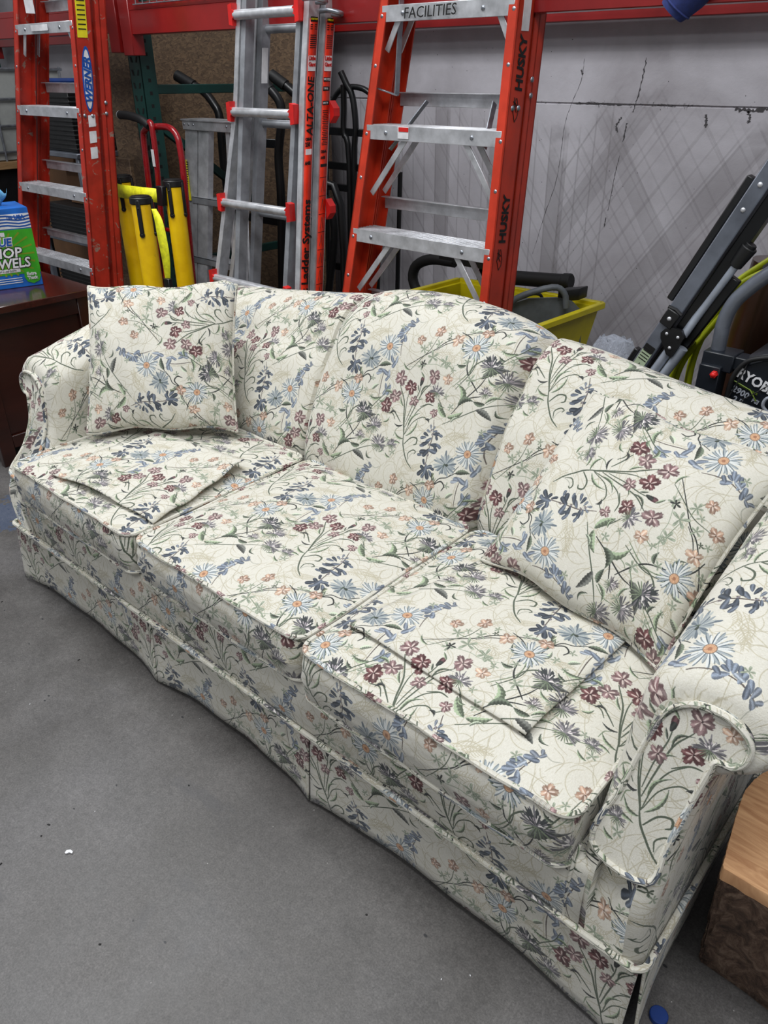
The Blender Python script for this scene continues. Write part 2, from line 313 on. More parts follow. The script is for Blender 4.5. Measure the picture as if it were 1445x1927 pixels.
('fl',[(-0.0841,0.2929)],0.0192,'or',0.2),
('fl',[(-0.0269,0.2822)],0.0192,'or2',0.9),
('fl',[(-0.129,0.2563)],0.0169,'or',1.7),
('fl',[(0.0362,0.3199)],0.0169,'or',2.3),
('fl',[(-0.0106,0.1777)],0.0169,'or2',0.5),
('st',[(-0.1513,0.1292),(-0.1242,0.0926),(-0.1094,0.0538),(-0.0904,0.0097)],0.0027,'dg',1),
('st',[(-0.1176,0.1152),(-0.1149,0.0883),(-0.1042,0.0485),(-0.0893,0.0108)],0.0019,'dg',1),
('st',[(-0.0868,0.1572),(-0.0863,0.1292),(-0.0952,0.0862),(-0.0991,0.0431)],0.0019,'dg',1),
('st',[(-0.0568,0.1572),(-0.077,0.1249),(-0.0883,0.0732),(-0.0952,0.0302)],0.0023,'dg',1),
('st',[(-0.0483,0.1045),(-0.0704,0.0851),(-0.0834,0.0538),(-0.0893,0.0108)],0.0019,'dg',1),
('st',[(-0.1573,0.0668),(-0.1362,0.0549),(-0.1148,0.0388)],0.0023,'dg',1),
('st',[(-0.0218,0.0765),(-0.0333,0.0668),(-0.052,0.0689),(-0.0751,0.0495),(-0.0878,0.014)],0.0019,'dg',1),
('st',[(-0.0919,0.0129),(-0.0816,-0.0162),(-0.0588,-0.0485),(-0.0345,-0.0657)],0.0027,'dg',1),
('st',[(-0.1691,0.0495),(-0.1484,0.0538),(-0.1345,0.0409)],0.0019,'dg',1),
('st',[(-0.0313,0.1045),(-0.0483,0.1045),(-0.0692,0.0926)],0.0023,'dg',1),
('leaf',[(-0.088,0.0),(-0.1221,0.0118)],0.0077,'mg',0.2),
('leaf',[(-0.0924,-0.0151),(-0.1278,-0.0302)],0.0069,'mg',-0.2),
('leaf',[(-0.0846,0.0086),(-0.0635,0.0592)],0.0069,'mg',-0.15),
('leaf',[(-0.1035,0.0345),(-0.133,0.0312)],0.0054,'dk',0.2),
('leaf',[(-0.0873,0.0355),(-0.0618,0.0765)],0.0062,'mg',0.2),
('leaf',[(-0.091,0.0872),(-0.0679,0.1131)],0.0054,'mg',0.2),
('leaf',[(-0.0782,0.1174),(-0.0519,0.1508)],0.0054,'dg',0.3),
('leaf',[(-0.1222,0.0797),(-0.1405,0.1034)],0.0062,'mg',0.1),
('leaf',[(-0.0425,0.0657),(-0.0275,0.0592)],0.0069,'dk',0.3),
('leaf',[(-0.1571,0.0495),(-0.1367,0.0582)],0.0069,'dk',0.3),
('leaf',[(-0.0883,0.1292),(-0.0959,0.1443)],0.0046,'dg',0),
('st',[(-0.0799,-0.0118),(-0.0644,0.0097),(-0.0469,0.0129),(-0.043,0.0),(-0.0499,-0.0054)],0.0031,'dg',1),
('st',[(-0.0544,-0.0463),(-0.0578,-0.0302),(-0.0459,-0.0183),(-0.0363,-0.0205),(-0.0393,-0.0269)],0.0023,'dg',1),
('st',[(-0.113,0.0248),(-0.1204,0.0162),(-0.1223,-0.0022)],0.0015,'mg',1),
('fl',[(-0.1542,0.1486)],0.0223,'rd',0.3),
('fl',[(-0.1136,0.1335)],0.0215,'rd2',1),
('fl',[(-0.0946,0.1023)],0.0177,'rd3',0.2),
('fl',[(-0.0527,0.1766)],0.0223,'rd3',1.2),
('fl',[(-0.0492,0.1239)],0.0208,'rd2',0.7),
('fl',[(-0.1571,0.0991)],0.0208,'rd3',2),
('fl',[(-0.1778,0.07)],0.0231,'rd2',0.5),
('fl',[(-0.0229,0.0883)],0.0138,'rd',1),
('pet',[(-0.0867,0.1583)],(90,0.0169,0.0092),'rdp',0),
('pet',[(-0.0867,0.1519)],(80,0.0115,0.0077),'dk',0),
('st',[(-0.2465,0.0032),(-0.2556,-0.0226),(-0.2849,-0.0679),(-0.3045,-0.1034)],0.0023,'dk',1),
('st',[(-0.2407,-0.042),(-0.2686,-0.0538),(-0.2889,-0.0743)],0.0023,'dk',1),
('st',[(-0.3207,-0.1357),(-0.2834,-0.1088),(-0.2416,-0.0786),(-0.2051,-0.0571),(-0.1826,-0.0474)],0.0019,'dg',1),
('st',[(-0.1826,-0.0474),(-0.1539,-0.0431),(-0.1227,-0.0291)],0.0019,'mg',1),
('st',[(-0.1957,-0.0108),(-0.1993,-0.0334),(-0.2181,-0.0571)],0.0015,'mg',1),
('leaf',[(-0.2926,-0.0786),(-0.3143,-0.0269)],0.0177,'mg',-0.3),
('leaf',[(-0.2938,-0.0797),(-0.2553,-0.0582)],0.0177,'dg',0.25),
('leaf',[(-0.3166,-0.1163),(-0.3528,-0.0862)],0.0169,'mg',0.1),
('leaf',[(-0.3134,-0.1152),(-0.2735,-0.0905)],0.0154,'mg',-0.1),
('leaf',[(-0.2223,-0.0582),(-0.2553,-0.0582)],0.0131,'dg',0.1),
('leaf',[(-0.2401,-0.0754),(-0.1938,-0.0926)],0.0177,'gl',0.1),
('leaf',[(-0.223,-0.056),(-0.1887,-0.0355)],0.0085,'mg',0.2),
('leaf',[(-0.1943,-0.0646),(-0.1698,-0.0797)],0.0062,'dg',-0.3),
('leaf',[(-0.1424,-0.0398),(-0.1563,-0.0582)],0.0054,'mg',0.2),
('this',[(-0.244,0.0312)],0.0254,'thd',0.1),
('this',[(-0.1961,0.0054)],0.0215,'th',0.3),
('this',[(-0.2313,-0.0334)],0.0131,'thb',0.6),
('this',[(-0.1652,-0.0388)],0.0208,'th',-0.2),
('this',[(-0.1193,-0.0269)],0.0131,'th',0.2),
('this',[(-0.365,-0.0625)],0.0169,'th',-0.3),
('st',[(-0.3572,-0.0765),(-0.338,-0.0937),(-0.3194,-0.1152)],0.0019,'dg',1),
('st',[(-0.2153,0.1605),(-0.216,0.1249),(-0.2099,0.0754)],0.0017,'br',1),
('leaf',[(-0.2356,0.1648),(-0.1971,0.1745)],0.0138,'dg',0.1),
('st',[(-0.2474,0.154),(-0.2356,0.1648),(-0.2183,0.1669)],0.0015,'dk',1),
('pet',[(-0.199,0.1874)],(-50,0.0154,0.0077),'bl',0),
('pet',[(-0.1897,0.1766)],(-110,0.0185,0.0092),'bl',0),
('pet',[(-0.1848,0.1885)],(-90,0.0154,0.0077),'bl2',0),
('pet',[(-0.2255,0.1529)],(190,0.0192,0.0096),'bl',0),
('pet',[(-0.2329,0.1443)],(200,0.0138,0.0069),'bl2',0),
('pet',[(-0.2099,0.1508)],(-20,0.0192,0.0096),'bl',0),
('pet',[(-0.1976,0.1465)],(-80,0.0169,0.0085),'bl2',0),
('pet',[(-0.2003,0.1357)],(-120,0.0131,0.0065),'bl',0),
('pet',[(-0.1941,0.112)],(-60,0.0169,0.0085),'bl',0),
('pet',[(-0.1859,0.1066)],(-100,0.0215,0.0108),'bl',0),
('pet',[(-0.1948,0.1012)],(-110,0.0192,0.0096),'bl2',0),
('pet',[(-0.1843,0.1109)],(0,0.01,0.005),'bl',0),
('leaf',[(-0.2403,0.098),(-0.2214,0.1163)],0.0115,'lg',0.1),
('st',[(0.1652,0.1077),(0.1536,0.0786),(0.1471,0.0506),(0.149,0.0248),(0.156,0.0)],0.0017,'br',1),
('pet',[(0.1611,0.1066)],(120,0.01,0.0055),'b3',0),
('pet',[(0.1662,0.1012)],(60,0.01,0.0055),'b3',0),
('pet',[(0.1505,0.0969)],(170,0.0138,0.0076),'b3',0),
('pet',[(0.1468,0.0862)],(200,0.0154,0.0085),'bl',0),
('pet',[(0.1588,0.0862)],(20,0.0138,0.0076),'b2',0),
('pet',[(0.1409,0.0743)],(170,0.0162,0.0089),'bl',0),
('pet',[(0.1319,0.0679)],(200,0.0138,0.0076),'b2',0),
('pet',[(0.1315,0.0592)],(190,0.0146,0.008),'bl',0),
('pet',[(0.1291,0.0506)],(210,0.0154,0.0085),'bl',0),
('pet',[(0.1376,0.0474)],(240,0.0115,0.0063),'b2',0),
('pet',[(0.144,0.0689)],(250,0.0131,0.0072),'bl2',0),
('pet',[(0.1522,0.0452)],(-60,0.0169,0.0093),'bl',0),
('pet',[(0.1452,0.0388)],(230,0.0131,0.0072),'b2',0),
('lob',[(0.0203,0.1142)],0.0115,'lg',0.2),
('lob',[(-0.0013,0.1357)],0.0092,'lg',1),
('lob',[(-0.1102,-0.0452)],0.0115,'lg',0),
('lob',[(-0.1388,-0.0172)],0.0092,'lg',2),
('lob',[(0.1225,0.1906)],0.0108,'lg',1),
('lob',[(0.073,0.294)],0.0115,'lg',0.5),
('lob',[(0.0991,0.2822)],0.0092,'lg',1.5),
('lob',[(0.0244,-0.1723)],0.0115,'lg',0.7),
('lob',[(-0.2004,0.0603)],0.01,'lg',0.3),
('lob',[(-0.2042,-0.126)],0.0108,'lg',1.1),
('lob',[(0.0861,-0.0743)],0.01,'lg',2),
('leaf',[(0.1302,0.2886),(0.0905,0.2843)],0.01,'mg',0.2),
('leaf',[(0.1276,0.2789),(0.1457,0.2854)],0.0085,'mg',-0.2),
('leaf',[(0.1145,0.2596),(0.0929,0.2682)],0.0069,'dg',0.2),
('leaf',[(0.1389,0.3059),(0.1658,0.3048)],0.0085,'mg',0.2),
('leaf',[(0.0344,0.0775),(0.0532,0.0948)],0.0069,'lg',0.2),
('leaf',[(0.0036,0.1099),(-0.016,0.1185)],0.0062,'mg',0.3),
('leaf',[(-0.0816,0.1648),(-0.0974,0.1788)],0.0054,'mg',0),
('leaf',[(-0.1126,-0.0603),(-0.1333,-0.0517)],0.0069,'mg',0.2),
('leaf',[(-0.1331,0.1745),(-0.1595,0.1906)],0.0062,'mg',0.2),
('leaf',[(-0.17,0.0248),(-0.1541,0.0431)],0.0062,'mg',-0.2),
('leaf',[(-0.2132,-0.0075),(-0.241,0.0065)],0.0069,'mg',0.2),
('st',[(0.1457,0.3296),(0.1364,0.2962),(0.114,0.2628),(0.1019,0.2369)],0.0019,'dg',1),
('st',[(0.1606,0.3102),(0.142,0.2876),(0.1229,0.2617),(0.1093,0.2456)],0.0015,'mg',1),
]
def make_fabric():
    """Draw the woven floral repeat (a half-drop tile, 0.666 x 0.406 m) as a pixel array, wholly in code."""
    W,H=1536,936; ppm=W/.666
    rs=np.random.RandomState(7)
    T=np.empty((H,W,3),np.float32); T[:]=(.80,.788,.742)
    PAL=dict(dk=(.17,.19,.17),dg=(.28,.35,.23),mg=(.42,.52,.32),lg=(.55,.62,.46),yg=(.58,.62,.40),ol=(.62,.62,.52),bg=(.685,.64,.52),bg2=(.66,.61,.50),br=(.36,.29,.24),
      b1=(.20,.25,.32),b2=(.31,.37,.46),b3=(.38,.43,.50),bl=(.39,.46,.56),bl2=(.50,.56,.63),lav=(.47,.43,.46),gl=(.32,.33,.29),
      rd=((.50,.25,.26),(.74,.56,.54)),rd2=((.42,.13,.14),(.60,.29,.28)),rd3=((.50,.30,.30),(.70,.48,.47)),rdp=(.42,.2,.22),
      thd=((.20,.23,.24),(.42,.40,.43)),th=((.34,.33,.35),(.52,.49,.51)),thb=((.36,.33,.34),(.50,.46,.47)),
      **{'or':((.70,.43,.28),(.84,.62,.44)),'or2':((.78,.50,.33),(.90,.72,.52))})
    def mute(c):
        if isinstance(c[0],tuple): return tuple(mute(q) for q in c)
        g=.3*c[0]+.59*c[1]+.11*c[2]; return tuple(g*.54+q*.46+.01 for q in c)
    PAL={k:mute(v) for k,v in PAL.items()}; PAL['bg']=(.69,.665,.58); PAL['bg2']=(.68,.655,.575)
    JX=rs.uniform(-1,1,(H,W)).astype(np.float32)
    def blend(x0,y0,m,c):
        for ox,oy in ((0,0),(W//2,H//2)):
            ix=(np.arange(m.shape[1])+x0+ox)%W; iy=(np.arange(m.shape[0])+y0+oy)%H
            sub=T[np.ix_(iy,ix)]; a=m[...,None]; T[np.ix_(iy,ix)]=sub*(1-a)+np.asarray(c,np.float32)*a
    def grid(xa,ya,xb,yb,pad=3):
        x0=int(math.floor(xa-pad)); y0=int(math.floor(ya-pad)); nx=int(xb-xa+2*pad+2); ny=int(yb-ya+2*pad+2)
        X,Y=np.meshgrid(np.arange(nx)+x0,np.arange(ny)+y0)
        J=JX[(Y%H),(X%W)]*.8
        return x0,y0,X+J+.7*((Y//2)%2),Y+J*.5
    def px(p): return (p[0]*ppm, p[1]*ppm)
    def smooth(pts,n=6):
        P=[np.array(p,float) for p in pts]
        if len(P)<3: return [P[0]*(1-t)+P[-1]*t for t in np.linspace(0,1,n)]
        P=[2*P[0]-P[1]]+P+[2*P[-1]-P[-2]]; out=[]
        for i in range(1,len(P)-2):
            a,b,c,d=P[i-1:i+3]
            for t in np.arange(n)/n: out.append(.5*((2*b)+(c-a)*t+(2*a-5*b+4*c-d)*t*t+(3*b-a-3*c+d)*t**3))
        return out+[P[-2]]
    def stroke(pts,w,c,taper=1,al=1.):
        Q=smooth([px(p) for p in pts]); A=np.array(Q); x0,y0,X,Y=grid(A[:,0].min(),A[:,1].min(),A[:,0].max(),A[:,1].max(),4)
        D=np.full(X.shape,1e9); n=len(Q)-1; w=w*ppm*.62
        for i in range(n):
            a,b=Q[i],Q[i+1]; d=b-a; L=d@d+1e-6
            t=np.clip(((X-a[0])*d[0]+(Y-a[1])*d[1])/L,0,1); r=np.hypot(X-a[0]-t*d[0],Y-a[1]-t*d[1])
            s=(i+t)/n; ww=w*(1-.45*taper*np.abs(2*s-1)**2)
            D=np.minimum(D,r-ww)
        blend(x0,y0,np.clip(.6-D,0,1)*al,c)
    def petal(cx,cy,a,l,w,c,c2=None,al=1.,notch=False):
        # in pixels; from (cx,cy) along angle a
        ca,sa=math.cos(a),math.sin(a); x0,y0,X,Y=grid(cx-l-2,cy-l-2,cx+l+2,cy+l+2,1)
        u=((X-cx)*ca+(Y-cy)*sa)/l; v=(-(X-cx)*sa+(Y-cy)*ca)/(w*.5)
        prof=np.sqrt(np.clip(u,0,1))*np.sqrt(np.clip(1-u**4,0,1))*1.05
        if notch: prof=prof*(1-.75*np.clip(u-.66,0,1)*3.2*(np.cos(v*12+cx)>-.1))
        m=np.clip((prof-np.abs(v))*w*.5+.5,0,1)*((u>0)&(u<1.02))
        col=np.asarray(c,np.float32)
        if c2 is not None:
            k=np.clip(.5+.5*np.sin(v*5.5+u*2)+.35*JX[(Y.astype(int)%H),(X.astype(int)%W)],0,1)[...,None]
            col=col*(1-k)+np.asarray(c2,np.float32)*k
        blend(x0,y0,m*al,col)
    def disc(cx,cy,r,c,grain=0):
        x0,y0,X,Y=grid(cx-r,cy-r,cx+r,cy+r,2); m=np.clip(r-np.hypot(X-cx,Y-cy)+.5,0,1); col=np.asarray(c,np.float32)
        if grain: col=col*(1+grain*JX[(Y.astype(int)%H),(X.astype(int)%W)])[...,None]
        blend(x0,y0,m,col)
    def leaf(p0,p1,w,c,bend):
        a=np.array(px(p0));b=np.array(px(p1));d=b-a;L=math.hypot(*d);n=np.array([-d[1],d[0]])/L;w=w*ppm*.5
        x0,y0,X,Y=grid(min(a[0],b[0])-w-abs(bend)*L,min(a[1],b[1])-w-abs(bend)*L,max(a[0],b[0])+w+abs(bend)*L,max(a[1],b[1])+w+abs(bend)*L)
        u=((X-a[0])*d[0]+(Y-a[1])*d[1])/L/L; v=((X-a[0])*n[0]+(Y-a[1])*n[1])-bend*L*4*np.clip(u,0,1)*(1-np.clip(u,0,1))
        uu=np.clip(u,0,1); prof=w*np.sin(np.pi*uu**.8)**.8*(1-.22*np.abs(((uu*7)%1)-.5)*2)
        m=np.clip(prof-np.abs(v)+.5,0,1)*((u>0)&(u<1))
        base=np.array(PAL[c],np.float32); dark=base*.72; light=np.minimum(base*1.32+.03,1)
        k=np.clip(v/max(w,1)*1.6+.5+.3*np.sin(u*44),0,1)[...,None]; col=dark*(1-k)+light*k
        col=np.where((np.abs(v)<.8)[...,None],np.array(PAL['dk'],np.float32)*.9+.1,col); blend(x0,y0,m,col)
    def flower(p,r,c,rot):
        x,y=px(p);r*=ppm;d,l=PAL[c]
        for i in range(5):
            a=rot+i*2*math.pi/5+rs.uniform(-.22,.22); ll=r*rs.uniform(.72,1.05)
            w_=rs.uniform(.80,1.12); f=(1,.82,1.12)[i%3]; petal(x,y,a,ll,ll*w_*1.05,np.array(d)*.7,al=.6,notch=True)
            petal(x,y,a,ll*.97,ll*w_*.92,np.minimum(np.array(d)*f,1),np.minimum(np.array(l)*f,1),notch=True)
            petal(x,y,a,ll*.62,ll*.2,(.88,.82,.78),al=.75)
        petal(x-1,y-2,rot,r*.16,r*.16,np.array(d)*.5)
    def daisy(p,r,rot):
        x,y=px(p);r*=ppm
        for i in range(26):
            a=rot+i*2*math.pi/26+rs.uniform(-.08,.08); ll=r*rs.uniform(.78,1.08)
            petal(x,y,a+.05,ll,r*.15,(.44,.48,.50),al=.9); petal(x,y,a,ll*.94,r*.12,(.80,.81,.80) if i%3 else (.60,.63,.64))
            if i%2: petal(x,y,a+.1,ll*.8,r*.045,(.28,.33,.37))
        disc(x,y,r*.27,(.50,.43,.37)); disc(x,y,r*.235,(.72,.57,.45),.25); disc(x,y,r*.09,(.60,.43,.33))
    def corn(p,r):
        x,y=px(p);r*=ppm
        for i in range(34):
            a=i*2*math.pi/34*1.0+rs.uniform(-.1,.1); ll=r*rs.uniform(.65,1.08)
            petal(x,y,a,ll,r*.19,((.46,.50,.52),(.56,.59,.60),(.38,.42,.45),(.66,.68,.67))[i%4])
        petal(x-3,y,0,r*.28,r*.25,(.22,.25,.22)); petal(x-r*.1,y-r*.3,1.5,r*.4,r*.12,(.3,.35,.3))
    def thistle(p,r,c,rot):
        x,y=px(p);r*=ppm*1.25;d,l=PAL[c]; R=1.57+rot*.35
        petal(x-math.cos(R)*r*.35,y-math.sin(R)*r*.35,R,r*.9,r*1.0,np.array(d)*.9,l)
        for i in range(46):
            a=R+rs.uniform(-1.9,1.9); q=rs.uniform(.1,.45)*r; ll=r*rs.uniform(.5,.8)
            petal(x+math.cos(a)*q,y+math.sin(a)*q,a,ll,r*.13,d if i%3 else l)
        for i in range(14):
            a=R+rs.uniform(-1.4,1.4); q=rs.uniform(.05,.5)*r; petal(x+math.cos(a)*q,y+math.sin(a)*q,a,r*.28,r*.09,(.86,.84,.82) if i%2 else (.66,.62,.64))
        for i in range(9): petal(x,y,R+math.pi+(i-4)*.28,r*.8,r*.1,PAL['dg'] if i%2 else PAL['mg'])
    def lobed(p,r,c,rot):
        x,y=px(p);r*=ppm;b=np.array(PAL[c])
        for i in range(5):
            a=rot+i*1.15-.3; petal(x,y,a,r*rs.uniform(.7,1.1),r*.42,b*.88,np.minimum(b*1.15,1))
            petal(x,y,a,r*.7,r*.07,b*.65)
    def fern(p0,p1,w,bend,c):
        a=np.array(p0);b=np.array(p1);d=b-a;L=math.hypot(*d);n=np.array([-d[1],d[0]])/L
        mid=(a+b)/2+n*bend*L; stroke([a,mid,b],.0013,PAL[c],1,.9)
        for i in range(9):
            t=.12+i*.095; q=a*(1-t)**2+2*t*(1-t)*(mid+n*bend*L)+b*t*t
            for s in (-1,1):
                ww=w*(1-.6*t); stroke([q,q+d/L*ww*.5+n*s*ww*.55,q+d/L*ww*.9+n*s*ww*.75],.0011,PAL[c],1,.85)
    for i in range(120):
        a=rs.uniform(0,6.28); k=rs.uniform(-.9,.9); P=[(rs.uniform(0,.34),rs.uniform(0,.406))]
        for j in range(rs.randint(3,6)): P.append((P[-1][0]+math.cos(a)*.017,P[-1][1]+math.sin(a)*.017)); a+=k
        stroke(P,.0013,PAL['bg' if i%2 else 'bg2'],1,.8)
        if i%3==0:
            a=rs.uniform(0,6.28); P=[P[1]]
            for j in range(3): P.append((P[-1][0]+math.cos(a)*.012,P[-1][1]+math.sin(a)*.012)); a-=k
            stroke(P,.0012,PAL['bg2'],1,.8)
    for kind,P,w,c,x in MOTIFS:
        if kind=='st': stroke(P,w*1.0,PAL[c],x,.85 if c in('bg2','ol') else 1)
        elif kind=='leaf': leaf(P[0],P[1],w,c,x)
        elif kind=='fl': flower(P[0],w,c,x)
        elif kind=='daisy': daisy(P[0],w,x)
        elif kind=='corn': corn(P[0],w)
        elif kind=='this': thistle(P[0],w,c,x)
        elif kind=='lob': lobed(P[0],w,c,x)
        elif kind=='fern': fern(P[0],P[1],w,x,c)
        elif kind=='pet': 
            xx,yy=px(P[0]); b=np.array(PAL[c]); A_=math.radians(w[0]); L_=w[1]*ppm*1.42; petal(xx-math.cos(A_)*L_*.6,yy-math.sin(A_)*L_*.6,A_,L_,w[2]*ppm*1.6,b*.8,np.minimum(b*1.3,1))
    # weave: broken twill grain over everything
    yy,xx=np.mgrid[0:H,0:W]
    tw=((xx+2*(yy//1))%4<2).astype(np.float32)*.022-.011
    T*= (1+tw+rs.normal(0,.022,(H,W)).astype(np.float32))[...,None]
    return np.clip(T,0,1)

def fabric_mat():
    T=make_fabric(); H,Wd=T.shape[:2]; im=bpy.data.images.new('floral_repeat',Wd,H); buf=np.ones((H,Wd,4),np.float32); buf[...,:3]=T
    im.pixels.foreach_set(buf.ravel()); im.update()
    m,nt,b=nmat('woven_floral_tapestry',.85); uv=N(nt,'ShaderNodeUVMap'); mp=mapping(nt,uv.outputs[0],(1/.666,1/.406,1)); t=N(nt,'ShaderNodeTexImage'); t.image=im; nt.links.new(mp,t.inputs[0])
    g=geo(nt); wn=noise(nt,1,3,.65,mapping(nt,uv.outputs[0],(520,130,1)))
    c=mixc(nt,.55,t.outputs[0],ramp(nt,wn,[(.3,G(.40)),(.5,G(.5)),(.7,G(.58))]),'OVERLAY'); c=mixc(nt,.4,c,ramp(nt,noise(nt,420,2,.6,g),[(.3,G(.44)),(.7,G(.56))]),'OVERLAY')
    nt.links.new(c,b.inputs['Base Color']); b.inputs['Sheen Weight'].default_value=.15
    wv=mapping(nt,uv.outputs[0],(900,350,1)); bump(nt,b,mth(nt,'ADD',noise(nt,1,2,.5,wv),mth(nt,'MULTIPLY',noise(nt,16,3,.5,g),1.5)),.35,.0012); return m
M['fabric']=fabric_mat()
# ------------------------------------------------------------------ helpers: MB collects shapes for ONE mesh object
def sub_(a,b): return (a[0]-b[0],a[1]-b[1],a[2]-b[2])
class MB:
    def __init__(s): s.v=[]; s.f=[]; s.uv=[]
    def add(s,vs,fs,uvs=None):
        o=len(s.v); s.v+=[tuple(v) for v in vs]; s.f+=[tuple(i+o for i in f) for f in fs]
        if uvs is not None: s.uv+=[tuple(u) for u in uvs]
        return s
    def obox(s,c,ax,ay,az):
        """box from centre and three half-axis vectors, with small chamfers"""
        c=Vector(c); A=[Vector(a) for a in (ax,ay,az)]; L=[a.length for a in A]; ch=min(.0025,min(L)*.4); vs=[];idx={}
        for sx in(-1,1):
            for sy in(-1,1):
                for sz in(-1,1):
                    for k in range(3):
                        p=c.copy()
                        for i,sg in enumerate((sx,sy,sz)): p+=A[i]*sg*((L[i]-(0 if i==k else ch))/L[i])
                        idx[(sx,sy,sz,k)]=len(vs); vs.append(p)
        fs=[]
        for k in range(3):
            a,b=[i for i in range(3) if i!=k]
            for sg in(-1,1):
                q=[]
                for u,w in((-1,-1),(1,-1),(1,1),(-1,1)):
                    t=[0,0,0]; t[k]=sg;t[a]=u;t[b]=w; q.append(idx[(*t,k)])
                fs.append(q)
        for k in range(3):
            a,b=[i for i in range(3) if i!=k]
            for u in(-1,1):
                for w in(-1,1):
                    q=[]
                    for sg,kk in((-1,a),(1,a),(1,b),(-1,b)):
                        t=[0,0,0]; t[k]=sg;t[a]=u;t[b]=w; q.append(idx[(*t,kk)])
                    fs.append(q)
        for sx in(-1,1):
            for sy in(-1,1):
                for sz in(-1,1): fs.append([idx[(sx,sy,sz,k)] for k in range(3)])
        return s.add(vs,fs)
    def box(s,x0,x1,y0,y1,z0,z1): return s.obox(((x0+x1)/2,(y0+y1)/2,(z0+z1)/2),((x1-x0)/2,0,0),(0,(y1-y0)/2,0),(0,0,(z1-z0)/2))
    def bar(s,p0,p1,w,h,up=(0,0,1)):
        p0,p1=Vector(p0),Vector(p1); d=p1-p0; n=d.cross(Vector(up))
        if n.length<1e-6: n=Vector((1,0,0))
        n.normalize(); u=n.cross(d).normalized(); return s.obox((p0+p1)/2,d/2,n*w/2,u*h/2)
    def tube(s,pts,r,n=10,cap=True,closed=False,smooth=0):
        P=[Vector(p) for p in pts]
        if smooth: P=spl(P,smooth,closed)
        m=len(P); vs=[];rr=r if isinstance(r,(list,tuple)) else None; up=Vector((0,0,1)); prev=None; acc=0
        for i,p in enumerate(P):
            a=P[(i-1)%m] if (closed or i>0) else P[i]; b=P[(i+1)%m] if (closed or i<m-1) else P[i]
            d=(b-a).normalized()
            if prev is None:
                x=d.cross(up); 
                if x.length<.1: x=d.cross(Vector((1,0,0)))
            else: x=prev-d*prev.dot(d)
            x.normalize(); prev=x; y=d.cross(x); R=rr[min(len(rr)-1,int(i*len(rr)/m))] if rr else r
            for k in range(n): t=2*math.pi*k/n; vs.append(p+(x*math.cos(t)+y*math.sin(t))*R)
        fs=[]
        for i in range(m if closed else m-1):
            for k in range(n): a=i*n+k;b=i*n+(k+1)%n;c=((i+1)%m)*n+(k+1)%n;d=((i+1)%m)*n+k; fs.append((a,b,c,d))
        if cap and not closed: fs.append(tuple(range(n))[::-1]); fs.append(tuple((m-1)*n+k for k in range(n)))
        uvs=[]
        for i in range(m):
            if i: acc+=(P[i]-P[i-1]).length
            for k in range(n): uvs.append((acc+P[0].x,k*.004+P[0].z))
        return s.add(vs,fs,uvs)
    def cyl(s,c,axis,r,h,n=20,r2=None):
        c=Vector(c);a=Vector(axis).normalized(); x=a.cross(Vector((0,0,1)))
        if x.length<.1: x=a.cross(Vector((1,0,0)))
        x.normalize();y=a.cross(x); r2=r if r2 is None else r2; ch=min(r,r2,h)*.12; vs=[]
        for t,q in((0,r-ch),(ch,r),(h-ch,r2),(h,r2-ch)):
            for k in range(n): w=2*math.pi*k/n; vs.append(c+a*t+(x*math.cos(w)+y*math.sin(w))*q)
        fs=[(i*n+k,i*n+(k+1)%n,(i+1)*n+(k+1)%n,(i+1)*n+k) for i in range(3) for k in range(n)]+[tuple(range(n))[::-1],tuple(3*n+k for k in range(n))]
        return s.add(vs,fs)
    def dome(s,c,axis,r,h=None,n=10):
        c=Vector(c);a=Vector(axis).normalized(); h=h or r*.6; x=a.cross(Vector((0,0,1)))
        if x.length<.1: x=a.cross(Vector((1,0,0)))
        x.normalize();y=a.cross(x);vs=[]
        for j in range(4):
            t=j/3*math.pi/2
            for k in range(n): w=2*math.pi*k/n; vs.append(c+a*h*math.sin(t)+(x*math.cos(w)+y*math.sin(w))*r*max(math.cos(t),.05))
        return s.add(vs,[(i*n+k,i*n+(k+1)%n,(i+1)*n+(k+1)%n,(i+1)*n+k) for i in range(3) for k in range(n)]+[tuple(3*n+k for k in range(n))])
    def prism(s,pts,vec):
        """closed outline (list of 3D points) pushed along vec"""
        n=len(pts); vec=Vector(vec); P=[Vector(p) for p in pts]
        return s.add(P+[p+vec for p in P],[tuple(range(n))[::-1],tuple(n+i for i in range(n))]+[(i,(i+1)%n,n+(i+1)%n,n+i) for i in range(n)])
    def grid(s,rows,uvrows=None,closed=False):
        h=len(rows);w=len(rows[0]); vs=[p for r in rows for p in r]
        fs=[(j*w+i,j*w+(i+1)%w,(j+1)*w+(i+1)%w,(j+1)*w+i) for j in range(h-1) for i in range(w if closed else w-1)]
        return s.add(vs,fs,[u for r in uvrows for u in r] if uvrows else None)
    def build(s,name,mat,parent=None,smooth=True,loc=None,solid=0,kind=None,label=None,flip=False):
        """ONE mesh object. With a parent, or a loc, the vertices are stored relative to that base point."""
        me=bpy.data.meshes.new(name); base=Vector((0,0,0))
        if parent is not None: base=Vector(parent['_b'])
        if loc is not None: base=Vector(loc)
        me.from_pydata([tuple(Vector(v)-base) for v in s.v],[],s.f)
        if len(s.uv)==len(s.v) and s.v:
            l=me.uv_layers.new(name='UVMap'); vi=np.empty(len(me.loops),np.int32); me.loops.foreach_get('vertex_index',vi); l.data.foreach_set('uv',np.array(s.uv,np.float32)[vi].ravel())
        bm=bmesh.new(); bm.from_mesh(me); bmesh.ops.recalc_face_normals(bm,faces=bm.faces); bm.to_mesh(me); bm.free()
        me.materials.append(M[mat] if isinstance(mat,str) else mat)
        if smooth:
            me.polygons.foreach_set('use_smooth',[True]*len(me.polygons)); 
            try: me.set_sharp_from_angle(angle=math.radians(38))
            except Exception: pass
